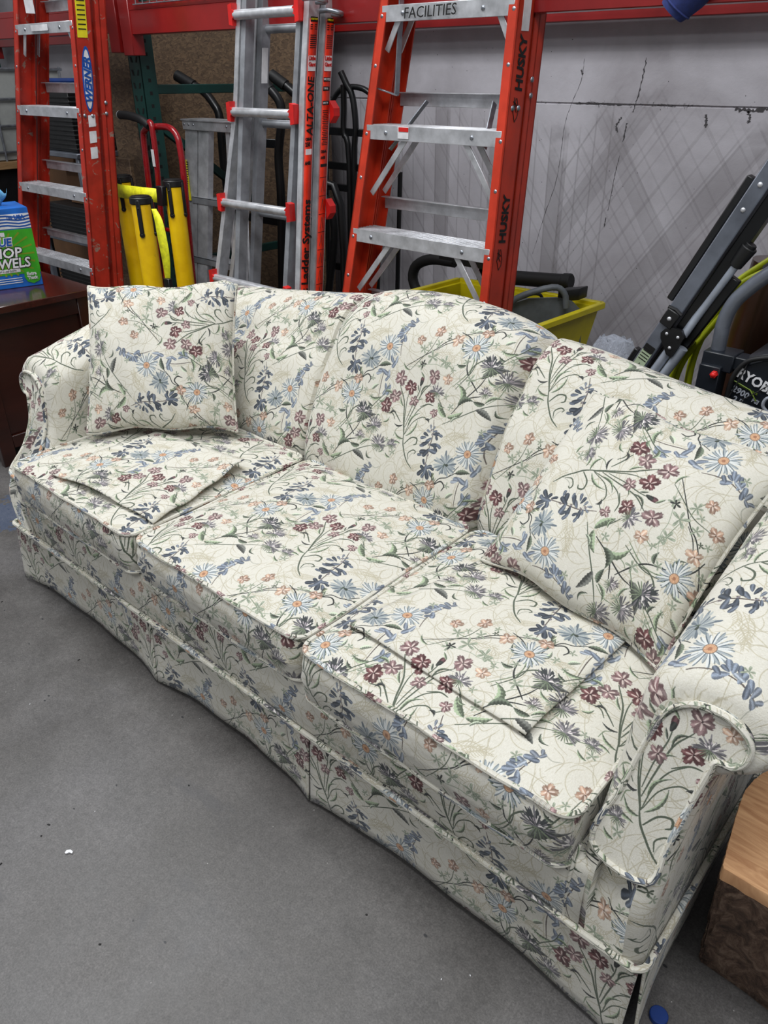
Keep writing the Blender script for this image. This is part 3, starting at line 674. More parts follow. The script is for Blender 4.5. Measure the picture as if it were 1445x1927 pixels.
        o=bpy.data.objects.new(name,me); COL.objects.link(o)
        if parent is not None:
            o.parent=parent
            if loc is not None: o.location=base-Vector(parent['_b'])
        else: o.location=base
        o['_b']=tuple(base)
        if solid: md=o.modifiers.new('thickness','SOLIDIFY'); md.thickness=solid; md.offset=0
        if kind: o['kind']=kind
        if label: o['label']=label
        return o
def spl(P,n=6,closed=False):
    P=[Vector(p) for p in P]; m=len(P); out=[]
    for i in range(m if closed else m-1):
        if closed: a,b,c,d=P[i-1],P[i],P[(i+1)%m],P[(i+2)%m]
        else: b,c=P[i],P[i+1]; a=P[i-1] if i else 2*b-c; d=P[i+2] if i<m-2 else 2*c-b
        for k in range(n):
            t=k/n; out.append(.5*((2*b)+(c-a)*t+(2*a-5*b+4*c-d)*t*t+(3*b-a-3*c+d)*t**3))
    if not closed: out.append(P[-1])
    return out
def thing(name,label,cat,loc,group=None):
    o=bpy.data.objects.new(name,None); o.empty_display_size=.05; o.location=loc; COL.objects.link(o); o['_b']=tuple(loc); o['label']=label; o['category']=cat
    if group: o['group']=group
    return o
def tag(o,label,cat,group=None):
    o['label']=label; o['category']=cat
    if group: o['group']=group
    return o
def interp(x,T):
    if x<=T[0][0]: return T[0][1]
    for (a,b),(c,d) in zip(T,T[1:]):
        if x<=c:
            t=(x-a)/(c-a); return b+(d-b)*t
    return T[-1][1]
def text(body,size,org,xd,yd,mat,parent,name='lettering',depth=.0006,bold=0,shear=0,sx=1,align='LEFT',label=None):
    """lettering as thin raised geometry lying in the plane of xd, yd"""
    cu=bpy.data.curves.new('t','FONT'); cu.body=body; cu.size=size; cu.extrude=depth; cu.offset=bold; cu.shear=shear; cu.align_x=align; cu.resolution_u=2
    to=bpy.data.objects.new('t',cu); COL.objects.link(to); dg=bpy.context.evaluated_depsgraph_get(); dg.update(); me=bpy.data.meshes.new_from_object(to.evaluated_get(dg)); bpy.data.objects.remove(to)
    xd=Vector(xd).normalized(); yd=Vector(yd); yd=(yd-xd*yd.dot(xd)).normalized(); zd=xd.cross(yd); base=Vector(parent['_b'])
    for v in me.vertices: v.co=Vector(org)-base+xd*v.co.x*sx+yd*v.co.y+zd*(v.co.z+depth)
    me.materials.clear(); me.materials.append(M[mat]); me.name=name; o=bpy.data.objects.new(name,me); COL.objects.link(o); o.parent=parent; o['_b']=tuple(base)
    if label: o['label']=label
    return o
def plate(org,xd,yd,w,h,t=.0008):
    """thin raised plate (a sticker) in the plane xd, yd; returns MB"""
    xd=Vector(xd).normalized(); yd=Vector(yd); yd=(yd-xd*yd.dot(xd)).normalized(); z=xd.cross(yd); c=Vector(org)+xd*w/2+yd*h/2+z*t/2
    return MB().obox(c,xd*w/2,yd*h/2,z*t/2)
# ------------------------------------------------------------------ floor and wall
fl=MB(); fl.add([(-9,-5,0),(6,-5,0),(6,4,0),(-9,4,0),(-9,-5,-.1),(6,-5,-.1),(6,4,-.1),(-9,4,-.1)],[(0,1,2,3),(4,7,6,5),(0,4,5,1),(1,5,6,2),(2,6,7,3),(3,7,4,0)])
o=fl.build('floor','floor',smooth=False); o['kind']='structure'
wl=MB(); wl.box(-9,6,2.5,2.75,0,1.333); wl.box(-9,6,2.5,2.75,1.338,4.2); wl.box(-9,6,2.506,2.7,1.32,1.35)
wall=wl.build('wall_back','wall',smooth=False); wall['kind']='structure'; wall['_b']=(0,0,0)
def crack(pts,w,jit,name='crack'):
    m=MB(); P=spl([(x,2.5,z) for x,z in pts],10); rs=random.Random(len(pts)); L=[];R=[]
    for i,p in enumerate(P):
        d=(P[min(i+1,len(P)-1)]-P[max(i-1,0)]).normalized(); n=Vector((-d.z,0,d.x)); j=rs.uniform(-jit,jit)*.35; ww=w*rs.uniform(.2,1.3)*.7
        L.append(p+n*(j+ww)+Vector((0,-.0008,0))); R.append(p+n*(j-ww)+Vector((0,-.0008,0)))
    m.grid([L,R]); m.build(name,'dark' if name=='crack' else 'spall',wall,smooth=False)
crack([(-.30,1.50),(-.305,1.42),(-.34,1.33),(-.36,1.25),(-.365,1.12),(-.375,1.02),(-.41,.90),(-.44,.78),(-.46,.70)],.0012,.003)
crack([(-.03,1.50),(-.035,1.44),(-.045,1.36),(-.055,1.31)],.004,.008,'spalled_crack'); crack([(-.075,1.27),(-.08,1.20)],.005,.005,'spalled_crack')
crack([(-.085,1.15),(-.095,1.08),(-.10,1.0),(-.105,.93)],.0022,.003,'spalled_crack'); crack([(-.11,.90),(-.112,.86)],.004,.002,'spalled_crack')
crack([(-.33,1.337),(-.24,1.339),(-.16,1.336),(-.07,1.338)],.005,.006,'spalled_crack')
crack([(.02,1.335),(.07,1.34),(.12,1.333)],.003,.004,'spalled_crack'); crack([(.245,1.31),(.25,1.285),(.252,1.265)],.008,.006,'spalled_patch'); crack([(.35,1.333),(.41,1.325),(.47,1.334)],.010,.012,'spalled_patch'); crack([(.40,1.325),(.41,1.30),(.405,1.285)],.007,.01,'spalled_patch'); crack([(-.31,1.46),(-.30,1.44)],.006,.004,'spalled_patch'); crack([(-.10,1.29),(-.12,1.26),(-.11,1.235)],.006,.008,'spalled_patch'); crack([(-.54,1.337),(-.52,1.340)],.007,.004,'spalled_patch')
# ------------------------------------------------------------------ sofa
SX0,SX1=-.745,1.345
sofa=thing('sofa','cream three-seat sofa woven all over with wildflowers, rolled arms, humped back and pleated skirt','sofa',(.3,.45,0))
US,VS=.403,.646     # where a blue flower spike of the repeat sits
def fuv(u,v): return (u-US,v-VS)
def welt(pts,r=.0045,name='welt',closed=False,smooth=0,par=None):
    m=MB(); m.tube(pts,r,8,closed=closed,smooth=smooth); return m.build(name,'fabric',par or sofa)
# skirt: three front panels with box pleats, two side panels
def skirt(P0,P1,outv,uo,lift=.012,name='skirt_panel'):
    m=MB(); P0,P1=Vector(P0),Vector(P1); out=Vector(outv); L=(P1-P0).length; rows=[];uvs=[]
    for j in range(9):
        s=j/8; r=[];q=[]
        for i in range(41):
            t=i/40; e=abs(2*t-1); hem=.010+lift*(1-e**2.6); z=.214*(1-s)+hem*s
            b=(.002+.014*s*e**4-.008*s*(1-e*e)+.002*s*math.sin(t*19+uo*7))
            r.append(P0.lerp(P1,t)+out*b+Vector((0,0,z))); q.append(fuv(uo+t*L,z*1.0))
        rows.append(r);uvs.append(q)
    m.grid(rows,uvs); return m.build(name,'fabric',sofa,solid=.004)
for a,b in ((-.75,-.003),(.001,.592),(.597,1.349)): skirt((a,0,0),(b,0,0),(0,-1,0),a)
skirt((1.352,.005,0),(1.352,.93,0),(1,0,0),2.1,.01); skirt((-.752,.93,0),(-.752,.005,0),(-1,0,0),.4,.01)
for x in (-.001,.595):
    m=MB(); m.grid([[(x-.05+.01*i,.012+.001*(i%2),z) for i in range(11)] for z in (.214,.012)],[[fuv(x+.01*i,z) for i in range(11)] for z in (.214,.012)]); m.build('pleat_underlay','fabric',sofa,solid=.003)
welt([(-.757,.93,.214),(-.757,.012,.214),(-.755,.002,.214),(-.750,-.007,.214),(-.742,-.011,.214),(.3,-.012,.214),(1.342,-.011,.214),(1.350,-.004,.214),(1.355,.004,.214),(1.357,.012,.214),(1.357,.93,.214)],.0062,'skirt_welt')
# upholstered front rail and inner frame
m=MB(); rows=[];uvs=[]
for s in range(9):
    z=.20+.16*s/8; y=.004-.010*math.sin(math.pi*s/8); xs=[-.64+i*(1.24+.64)/40 for i in range(41)]
    rows.append([(x,y+.003*math.sin(x*9),z) for x in xs]); uvs.append([fuv(x,z+.02) for x in xs])
m.grid(rows,uvs); m.grid([rows[-1],[(x,.60,.35) for x in xs]],[uvs[-1],[fuv(x,.95) for x in xs]]); m.build('front_rail','fabric',sofa,solid=.006)
m=MB(); m.box(-.735,1.335,.05,.93,.06,.34); m.build('inner_frame','dark',sofa)
# casters
for x,y in ((-.797,.05),(-.70,.88),(1.30,.10),(1.30,.88)):
    m=MB(); m.cyl((x-.009,y,.024),(1,0,0),.024,.018,16); m.bar((x,y,.03),(x,y,.062),.012,.03); m.build('caster','bplastic',sofa)
# seat cushions
def box_cushion(x0,x1,y0,y1,z0,z1,crown,rc=.035,puff=.012,seed=0):
    sx_,sy_=((-.383,.251),(.151,.394),(.950,.345))[seed]
    rs=random.Random(seed); ph=[rs.uniform(0,6) for _ in range(6)]
    def outline(n=12,ins=0):
        pts=[]; X0,X1,Y0,Y1=x0+ins,x1-ins,y0+ins,y1-ins; r=max(rc-ins,.004)
        for cx,cy,a0 in ((X1-r,Y0+r,-90),(X1-r,Y1-r,0),(X0+r,Y1-r,90),(X0+r,Y0+r,180)):
            for k in range(9): a=math.radians(a0+k*90/8); pts.append((cx+r*math.cos(a),cy+r*math.sin(a)))
        out=[]
        for i,p in enumerate(pts):
            out.append(p); q=pts[(i+1)%len(pts)]; d=math.hypot(q[0]-p[0],q[1]-p[1])
            if d>.06:
                k=int(d/.03)
                for j in range(1,k): out.append((p[0]+(q[0]-p[0])*j/k,p[1]+(q[1]-p[1])*j/k))
        return out
    O=outline(); cx,cy=(x0+x1)/2,(y0+y1)/2; n=len(O); m=MB()
    def wob(x,y,z): return .0035*math.sin(x*23+ph[0]+z*20)*math.sin(y*19+ph[1])+.002*math.sin(x*51+ph[2])
    # sides
    nrm=[]
    for i in range(n):
        a=O[i-1];b=O[(i+1)%n]; d=math.hypot(b[0]-a[0],b[1]-a[1]); nrm.append(((b[1]-a[1])/d,-(b[0]-a[0])/d))
    rows=[];uvs=[]; S=[0]
    for i in range(n): q=O[(i+1)%n]; S.append(S[-1]+math.hypot(q[0]-O[i][0],q[1]-O[i][1]))
    i0=min(range(n),key=lambda i:(O[i][1],abs(O[i][0]-cx)))
    for j in range(9):
        s=j/8; pf=puff*math.sin(math.pi*s)**.7; r=[];q=[]
        for i in list(range(n))+[0]:
            p=O[i];nn=nrm[i]; k=(pf+wob(p[0],p[1],s)*math.sin(math.pi*s)*.8)*(.15+.85*abs(nn[1])); r.append((p[0]+nn[0]*k,p[1]+nn[1]*k,z0+(z1-z0)*s)); 
            u=(S[i] if i or len(r)<n else S[-1]); q.append(fuv(x0+u-S[0]-(x1-x0)+ .1 if False else (p[0] if abs(nn[1])>.5 else p[0]+(p[1]-y0)*(1 if nn[0]>0 else -1)),z0+(z1-z0)*s+.05))
        rows.append(r);uvs.append(q)
    m.grid(rows,uvs)
    rows=[];uvs=[]
    K=12
    for j in range(K+1):
        t=1-j/K; r=[];q=[]
        for i in list(range(n))+[0]:
            p=O[i]; x=cx+(p[0]-cx)*t; y=cy+(p[1]-cy)*t; h=z1+crown*(1-t**2.6)**.8+wob(x,y,0)*(1-t**3)
            r.append((x,y,h)); q.append((x-sx_,y-sy_))
        rows.append(r);uvs.append(q)
    m.grid(rows,uvs); 
    c=m.build('seat_cushion','fabric',sofa)
    for z,pr in ((z1,0),(z0+.004,.001)): 
        welt([(p[0]+nn[0]*(.001+pr),p[1]+nn[1]*(.001+pr),z+wob(p[0],p[1],9)*.6) for p,nn in zip(O,nrm)],.0056,'cushion_welt',closed=True,par=c)
    return c
for i,(a,b,y0,z0,cr) in enumerate(((-.618,-.009,-.018,.352,.024),(.007,.591,-.014,.352,.030),(.607,1.207,-.028,.345,.034))): box_cushion(a,b,y0,.574,z0,.466,cr,seed=i)
# backrest: three sections under one humped crest
def hgt(x):
    T=[(-.86,.775),(-.69,.802),(-.26,.850),(-.05,.880),(-.02,.882),(.0481,.908),(.16,.924),(.275,.930),(.43,.915),(.52,.897),(.578,.876),(.60,.874),(.694,.867),(.875,.838),(1.11,.812),(1.46,.775)]
    return sum(interp(x+d,T) for d in (-.03,-.015,0,.015,.03))/5
def back(xa,xb,nx,lead,name='backrest'):
    m=MB(); rows=[];uvs=[]
    for i in range(nx+1):
        t=i/nx; x=xa+(xb-xa)*t; h=hgt(x); dl=(x-xa)/.045; dr=(xb-x)/.045
        e=0
        for d,on in ((dl,1),(dr,1)):
            if d<1: e+=(1-math.sqrt(max(0,1-(1-d)**2)))
        P=[(.600,.41),(.588,.46),(.60,.53),(.635,.61),(.68,.70),(.725,h-.115),(.765,h-.06),(.81,h-.022),(.86,h-.003),(.905,h-.002),(.945,h-.02),(.965,h-.08),(.97,h-.2),(.97,.20)]
        pr=spl([(0,a,b) for a,b in P],4); r=[];q=[];s=0
        for k,p in enumerate(pr):
            if k: s+=(p-pr[k-1]).length
            f=1 if k<34 else max(0,1-(k-34)/8)
            y=p.y+(.052*e-lead)*f+.004*math.sin(x*17+k*.35)*math.sin(k*.21)*f; z=p.z-.022*e*(1 if k>22 else k/22)
            r.append((x,y,z)); q.append(fuv(x-.02*math.sin(k*.05),.432+s))
        rows.append(r);uvs.append(q)
    m.grid(rows,uvs); b=m.build(name,'fabric',sofa,flip=True)
    return b,rows
b1,_=back(-.80,-.038,44,0); b2,mr=back(-.042,.580,40,.018); b3,_=back(.576,1.40,44,0)
for r,sg in ((mr[0],-1),(mr[-1],1)): welt([Vector(p)+Vector((sg*.002,-.003,0)) for p in r[1:42]],.0048,'back_welt',par=b2)
# rolled arms
PROF=[(1.222,.20),(1.219,.30),(1.218,.42),(1.219,.52),(1.220,.60),(1.227,.652),(1.255,.683),(1.292,.700),(1.345,.705),(1.388,.692),(1.414,.662),(1.420,.628),(1.404,.597),(1.376,.578),(1.354,.560),(1.347,.52),(1.342,.44),(1.344,.33),(1.350,.20)]
FY=[(.20,-.002),(.25,-.006),(.31,-.010),(.37,-.002),(.40,.022),(.46,.050),(.53,.076),(.60,.096),(.66,.110),(.72,.118)]
FYL=[(.20,-.002),(.25,-.006),(.31,-.012),(.37,.0),(.40,.025),(.43,.055),(.46,.085),(.53,.125),(.60,.138),(.66,.147),(.72,.152)]
def fy(z): return sum(interp(z+d,FY) for d in(-.02,0,.02))/3
PANEL=[(1.228,.402),(1.322,.392),(1.330,.45),(1.338,.52),(1.347,.585),(1.352,.603),(1.372,.607),(1.385,.622),(1.386,.645),(1.372,.662),(1.345,.673),(1.308,.672),(1.280,.655),(1.262,.625),(1.252,.57),(1.242,.50)]
def arm(sg):
    fy=lambda z: sum(interp(z+d,FY if sg>0 else FYL) for d in(-.015,0,.015))/3
    X=(lambda x:x) if sg>0 else (lambda x:.6-x)
    P=spl([(x,0,z) for x,z in PROF],5); n=len(P); C=[(p.x,p.z) for p in P]; S=[0]
    for i in range(1,n): S.append(S[-1]+math.hypot(C[i][0]-C[i-1][0],C[i][1]-C[i-1][1]))
    N2=[]
    for i in range(n):
        a=C[max(i-1,0)];b=C[min(i+1,n-1)]; d=math.hypot(b[0]-a[0],b[1]-a[1]); N2.append(((b[1]-a[1])/d,-(b[0]-a[0])/d))   # pointing inward (right of travel)
    rows=[];uvs=[]; yb=.90; S0=next(S[i] for i in range(n) if C[i][1]>.6 and C[i][0]>1.267)
    prof=[(0,.030),(.003,.018),(.010,.008),(.024,.0)]+[(.024+.06*k,0) for k in range(1,14)]
    for d,ins in prof:
        r=[];q=[]
        for i,(x,z) in enumerate(C):
            t=min(d/.44,.98); up=.108*t*max(0,min(1,(z-.45)/.2)); xx=x+N2[i][0]*ins; zz=z+N2[i][1]*ins
            y=fy(z)+d*(yb-fy(z))/.804 if d>.024 else fy(z)+d-.0
            flut=.0022*math.sin(d*60)*max(0,min(1,(z-.5)/.1))*(1 if x>1.34 else .2)
            r.append((X(xx+flut),y,zz+up)); q.append((-sg*(y-.292),S[i]-S0))
        rows.append(r);uvs.append(q)
    m=MB(); m.grid(rows,uvs)
    # front face: strips between the inner and the outer edge of the first ring, up to the roll
    r0=rows[0]; o=len(m.v); ncap=n
    bm=MB(); m.add([p for p in r0],[tuple(range(ncap))],[fuv(p[0]+.1*sg,p[2]+.03) for p in r0])
    a=m.build('arm','fabric',sofa)
    # flat front panel of the arm, edged by a welt
    Q=spl([(x,0,z) for x,z in PANEL],5,True); f=MB(); ring=[Vector((X(p.x),fy(p.z)-.006,p.z)) for p in Q]; c=sum(ring,Vector())/len(ring)
    rings=[[Vector((p.x,p.y+.016,p.z)) for p in ring],ring]
    f.grid(rings,[[(p.x-1.300-.07,(p.z-.600)*1.04+.125) for p in rr] for rr in rings],closed=True); f.add(ring,[tuple(range(len(ring)))],[(p.x-1.300-.07,(p.z-.600)*1.04+.125) for p in ring]); f.build('arm_front_panel','fabric',sofa)
    welt([p+Vector((0,-.001,0)) for p in ring],.0052,'panel_welt',closed=True)
    # seam down the front of the arm base
    welt([(X(1.214),fy(z)-.002,z) for z in (.385,.35,.30,.25,.216)],.003,'base_seam',smooth=3)
arm(1); arm(-1)
# ------------------------------------------------------------------ loose arm covers and pillows on the sofa
def cover(c00,c10,c11,c01,z,label,lift,so):
    m=MB(); rows=[];uvs=[]; A,B,C_,D=[Vector((p[0],p[1],0)) for p in (c00,c10,c11,c01)]; n=28
    for j in range(n+1):
        v=j/n; r=[];q=[]
        for i in range(n+1):
            u=i/n; p=A.lerp(B,u).lerp(D.lerp(C_,u),v); r.append((p.x,p.y,z+lift(u,v,p))); q.append((p.x-so[0],p.y-so[1]))
        rows.append(r);uvs.append(q)
    m.grid(rows,uvs); o=m.build('arm_cover','fabric',None,loc=(A.x,A.y,z),solid=.0035); tag(o,label,'armrest cover','loose arm covers'); 
    o2=MB(); return o
def crownz(x0,x1,y0,y1,cr,p):
    cx,cy=(x0+x1)/2,(y0+y1)/2; t=max(abs(p.x-cx)/((x1-x0)/2),abs(p.y-cy)/((y1-y0)/2)); return cr*(1-min(t,1)**2.6)**.8
cover((-.445,.012),(-.004,.052),(-.060,.392),(-.43,.36),.4735,'crumpled floral fabric armrest cover lying on the left seat cushion, its edge curling up',lambda u,v,p:crownz(-.618,-.004,-.018,.6,.024,p)+.003+.014*max(0,math.sin(u*5.2-.6))*(1-v)**3+.020*max(0,v-.45)*u**4*2+.006*u**6*math.sin(v*9)**2,(-.383,.251))
cover((.648,.069),(1.074,.050),(1.092,.383),(.72,.42),.4735,'flat floral fabric armrest cover lying on the right seat cushion under the tilted pillow',lambda u,v,p:crownz(.602,1.207,-.028,.6,.034,p)+.002+.0015*math.sin(u*8)*math.cos(v*6),(.950,.345))
def pillow(c,Mx,s,th,label,up,seed):
    c=Vector(c); Mx=Matrix(Mx); rs=random.Random(seed); ph=[rs.uniform(0,6) for _ in range(8)]; m=MB(); n=36
    def pt(a,b,side):
        k=max(0,(1-a*a)*(1-b*b)); h=side*th*k**.42*(1+.07*math.sin(a*5+ph[0])*math.sin(b*4+ph[1])) +side*.003*math.sin(a*13+b*7+ph[2])*k**.3
        pin=1-.055*(1-b*b)*(abs(a)**3); pin2=1-.055*(1-a*a)*(abs(b)**3)
        cr=.012*math.sin(a*3+ph[3])*b*b
        return c+Mx@Vector((a*pin*s/2,h+cr*(1 if side<0 else 1),b*pin2*s/2+.006*math.sin(a*6+ph[4])*abs(b)))
    def cs(t): return math.sin(t*math.pi/2)
    for side in(-1,1):
        rows=[];uvs=[]
        for j in range(n+1):
            b=cs(-1+2*j/n); r=[];q=[]
            for i in range(n+1):
                a=cs(-1+2*i/n); r.append(pt(a,b,side)); A,B=a*s/2*1.04,b*s/2*1.04; q.append(up(A,B))
            rows.append(r);uvs.append(q)
        m.grid(rows,uvs)
    o=m.build('throw_pillow','fabric',None,loc=c); tag(o,label,'pillow','throw pillows on the sofa')
    E=[pt(cs(-1+2*i/n),-1,-1) for i in range(n)]+[pt(1,cs(-1+2*i/n),-1) for i in range(n)]+[pt(cs(1-2*i/n),1,-1) for i in range(n)]+[pt(-1,cs(1-2*i/n),-1) for i in range(n)]
    m=MB(); m.tube(E,.0052,8,closed=True); w=m.build('welt','fabric',o); w.parent=o
    return o
pillow((-.480,.441,.700),[[.730,-.581,-.359],[.683,.617,.391],[-.005,-.531,.847]],.448,.070,'square floral throw pillow standing upright in the left corner of the sofa',lambda A,B:(B+.153,-A-.012),3)
pillow((.980,.534,.672),[[.986,.105,.132],[-.167,.698,.696],[-.020,-.708,.706]],.447,.075,'square floral throw pillow slumped back against the right end of the sofa',lambda A,B:(-B-.051,A+.084),5)
# ------------------------------------------------------------------ pallet rack along the wall
rack=thing('pallet_rack','red-beamed pallet rack with green perforated uprights standing along the back wall','rack',(-1.90,1.9,0))
def upright(x,y,name='upright'):
    m=MB(); m.box(x-.045,x+.045,y,y+.004,0,3.0); m.box(x-.045,x-.041,y,y+.075,0,3.0); m.box(x+.041,x+.045,y,y+.075,0,3.0); u=m.build(name,'green',rack)
    h=MB(); z=.10
    while z<1.75:
        for dx in(-.02,.02): h.obox((x+dx,y-.0005,z),(.006,0,0),(0,.0006,0),(dx*.2,0,.011))
        h.obox((x+.0455,y+.037,z+.02),(.0006,0,0),(0,.007,0),(0,0,.007)); z+=.05
    h.build('slot','dark',u,kind='stuff')
for x in (-1.90,1.90,-5.4):
    upright(x,1.40); upright(x,2.34)
    m=MB(); m.bar((x+.02,1.47,1.385),(x+.02,2.30,1.385),.03,.038); m.build('brace','green',rack); m=MB(); m.bar((x+.02,1.47,.62),(x+.02,2.30,.62),.03,.038); m.build('brace','green',rack)
    m=MB(); m.bar((x+.02,1.47,1.24),(x+.02,2.29,.66),.03,.035); m.build('diagonal_brace','green',rack)
    m=MB(); m.box(x-.07,x+.07,1.38,1.40,0,.008); m.build('foot_plate','green',rack)
def beam(x0,x1,y,z0,z1):
    m=MB(); m.box(x0,x1,y-.05,y,z0,z1-.025); m.box(x0,x1,y-.05,y-.022,z1-.027,z1); b=m.build('beam','beam',rack)
    for x in(x0,x1):
        e=MB(); e.box(x-.03,x+.045,y-.056,y+.003,z0-.075,z1+.02); e.build('beam_connector','beam',rack)
beam(-1.85,1.86,1.40,1.588,1.700); beam(-1.85,1.86,2.43,1.625,1.73); beam(-5.35,-1.95,1.40,1.600,1.712); beam(-5.35,-1.95,2.43,1.625,1.73)
# wire mesh deck with a turned-down front lip
m=MB(); x=-1.74
while x<1.8:
    if x<-.5 or x>.9 or int((x+1.74)/.05)%2==0: m.tube([(x,1.343,1.690),(x,1.343,1.722),(x,1.36,1.724),(x,2.29,1.722)],.0022,5,cap=False)
    x+=.05
for y,z in((1.342,1.692),(1.40,1.726),(1.7,1.726),(2.0,1.726),(2.28,1.726)): m.tube([(-1.76,y,z),(1.82,y,z)],.0024,5)
m.build('wire_deck','steel',rack,kind='stuff')
# OSB sheets
def sheet(nm,lb,x0,x1,y,z0,z1,mat='osb',t=.012,lean=0):
    m=MB(); m.obox(((x0+x1)/2,y+lean/2,(z0+z1)/2),((x1-x0)/2,0,0),(0,t,0),(0,lean/2,(z1-z0)/2)); o=m.build(nm,mat,None,loc=((x0+x1)/2,y,z0)); return tag(o,lb,'board')
sheet('strand_board','tall dark strand board sheet against the wall behind the small aluminium ladder',-3.40,-1.62,2.32,0,2.3)
o=sheet('strand_board','tall narrow strand board offcut standing beside the green rack upright',-2.30,-2.04,1.50,0,1.95)
sheet('strand_board','short strand board piece behind the yellow posts, lower than the offcut above it',-2.30,-1.98,1.36,0,1.10,t=.01)
lv=thing('spirit_level','dark upright tool board with a yellow edge strip beside the orange ladder','tool board',(-2.36,1.60,0))
m=MB(); m.box(-2.44,-2.31,1.585,1.615,0,1.52); m.build('panel','alu_dark',lv); 
m=MB(); m.bar((-2.335,1.575,1.42),(-2.29,1.575,1.28),.008,.016); m.build('yellow_strip','yellow',lv); m=MB(); m.bar((-2.335,1.575,1.19),(-2.30,1.575,1.06),.008,.022); m.build('yellow_strip','yellow',lv)
# ------------------------------------------------------------------ fibreglass step ladders
def rivet_rows(pts,ax,r=.007):
    m=MB()
    for p in pts: m.dome(p,ax,r,n=8)
    return m
def stepladder(lab,a,b,xl,xr,ztop,steps,sh,mat,fl=.032,web=.078,rear=.06,longstruts=True,stepname='step'):
    """xl, xr: outer rail x as functions of z; the front plane is y = a + b*z"""
    L=thing('step_ladder',lab,'ladder',((xl(0)+xr(0))/2,a,0)); Y=lambda z:a+b*z
    for X,s in ((xl,1),(xr,-1)):
        m=MB(); zb=.03
        def P(z,dx,dy): return Vector((X(z)+s*dx,Y(z)+dy,z))
        def slab(dx0,dx1,dy0,dy1,m=m):
            pts=[(dx0,dy0),(dx1,dy0),(dx1,dy1),(dx0,dy1)]; lo=[P(zb,*q) for q in pts]; hi=[P(ztop,*q) for q in pts]; m.add(lo+hi,[(0,1,2,3),(4,7,6,5),(0,4,5,1),(1,5,6,2),(2,6,7,3),(3,7,4,0)])
        slab(0,fl,0,.005); slab(0,.005,.0,web); slab(0,fl,web-.005,web); m.build('rail',mat,L)
        m=MB(); slab(.003,.026,web+.012,web+.017,m); slab(.003,.008,web+.012,web+.012+rear,m); slab(.003,.03,web+.007+rear,web+.012+rear,m)
        slab(.003,.012,web+.012+rear*.4,web+.012+rear*.5,m); m.build('rear_rail',mat,L)
        m=MB(); c=P(.015,.012,web/2); m.obox(c,(.022,0,0),(0,web/2+.006,0),(0,0,.015)); m.build('rubber_foot','rubber',L)
    riv=[]
    for k,z in enumerate(steps):
        x0,x1=xl(z)+.006+fl*.6,xr(z)-.006-fl*.6; y=Y(z)-.002; zt=z; m=MB(); h=sh; d=.085
        m.box(x0-.012,x1+.012,y,y+.004,zt-h,zt); m.box(x0,x1,y+.001,y+d,zt-.006,zt-.002); m.box(x0,x1,y+d-.004,y+d,zt-.03,zt)
        for j in range(6): m.box(x0,x1,y+.008+j*.0145,y+.014+j*.0145,zt-.003,zt+.0015)
        st=m.build(stepname,'alu',L)
        for xx in (x0+.07,x1-.09): riv.append((xx,y,zt-h*.5))
        inn=.05 if k<=1 else .15; drop=.075 if k<=1 else .165
        if k<=1 or longstruts:
            for xx,X in((x0+inn,x0-.004),(x1-inn*.8,x1+.004)):
                for yy in (.008,.070): q=MB(); q.bar((xx,y+yy,zt-h+.01),(X,y+yy+.006,zt-h-drop),.019,.004,(0,1,0)); q.build('strut','alu',L)
        for X,s in((xl,1),(xr,-1)):
            for dz in(-.01,-.14): riv.append((X(z+dz)+s*fl*.45,Y(z+dz),z+dz-sh*.4))
    rivet_rows(riv,(0,-1,0)).build('rivet','steel',L,kind='stuff')
    for z in [s+.07 for s in steps[1:]]:
        m=MB(); y=Y(z)+web+rear; m.box(xl(z)+.02,xr(z)-.02,y,y+.004,z-.02,z+.02); m.box(xl(z)+.02,xr(z)-.02,y-.02,y,z+.017,z+.02); m.build('rear_brace','alu',L)
    return L,Y
hxl=lambda z:-.341-.104*(1.617-z); hxr=lambda z:.160+.036*(1.608-z)
husky,HY=stepladder('tall orange fibreglass step ladder right of centre, its upper step marked in pen',1.08,.12,hxl,hxr,2.05,[1.930,1.622,1.303,.988,.673,.36],.042,'orange')
# spreader bar and the arms behind the second step
m=MB(); m.bar((-.262,1.31,1.95),(-.290,1.30,1.385),.004,.022,(0,1,0)); m.build('spreader_arm','steel',husky)
m=MB(); m.bar((-.345,1.27,1.405),(-.285,1.30,1.385),.024,.004); m.build('spreader_link','steel',husky)
m=MB(); m.bar((-.30,1.28,1.23),(-.205,1.35,1.37),.004,.020,(0,1,0)); m.build('spreader_arm','steel',husky)
m=MB(); m.bar((.085,1.26,1.255),(.05,1.35,1.37),.004,.020,(0,1,0)); m.build('spreader_arm','steel',husky)
up=Vector((.0-.036,.12,1)).normalized()
def side_x(xr,z,Y): return Vector((xr(z)+.0008,Y(z)+.02,z))
for zc in (1.400,1.000):
    p=side_x(hxr,zc,HY); p.y+=.036; text('HUSKY',.047,p,up,(0,-1,0),'ink',husky,bold=.0016,sx=.90)
    # small dog's-head outline mark below the word
    m=MB(); q=side_x(hxr,zc-.045,HY); q.y+=.012
    def dog(a,b): return q+up*a+Vector((0,-1,0))*b
    for pts in ([(-.03,-.004),(-.018,-.016),(.0,-.018),(.016,-.012),(.030,-.006)],[(-.03,-.004),(-.012,.004),(.0,.010),(.018,.006),(.032,.006)],[(.010,-.010),(.020,.002),(.030,-.002)],[(-.006,-.010),(.006,.0),(.012,-.004)],[(.000,.004),(.014,.0),(.022,.010)]):
        m.tube([dog(a,b) for a,b in pts],.0012,5)
    m.build('emblem','ink',husky)
m=plate(side_x(hxr,1.55,HY)+Vector((0,.005,0)),up,(0,-1,0),.09,-.0) if False else MB().obox(side_x(hxr,1.585,HY)+Vector((0,.022,0)),(.0006,0,0),(0,.018,0),up*.04); m.build('sticker','white',husky)
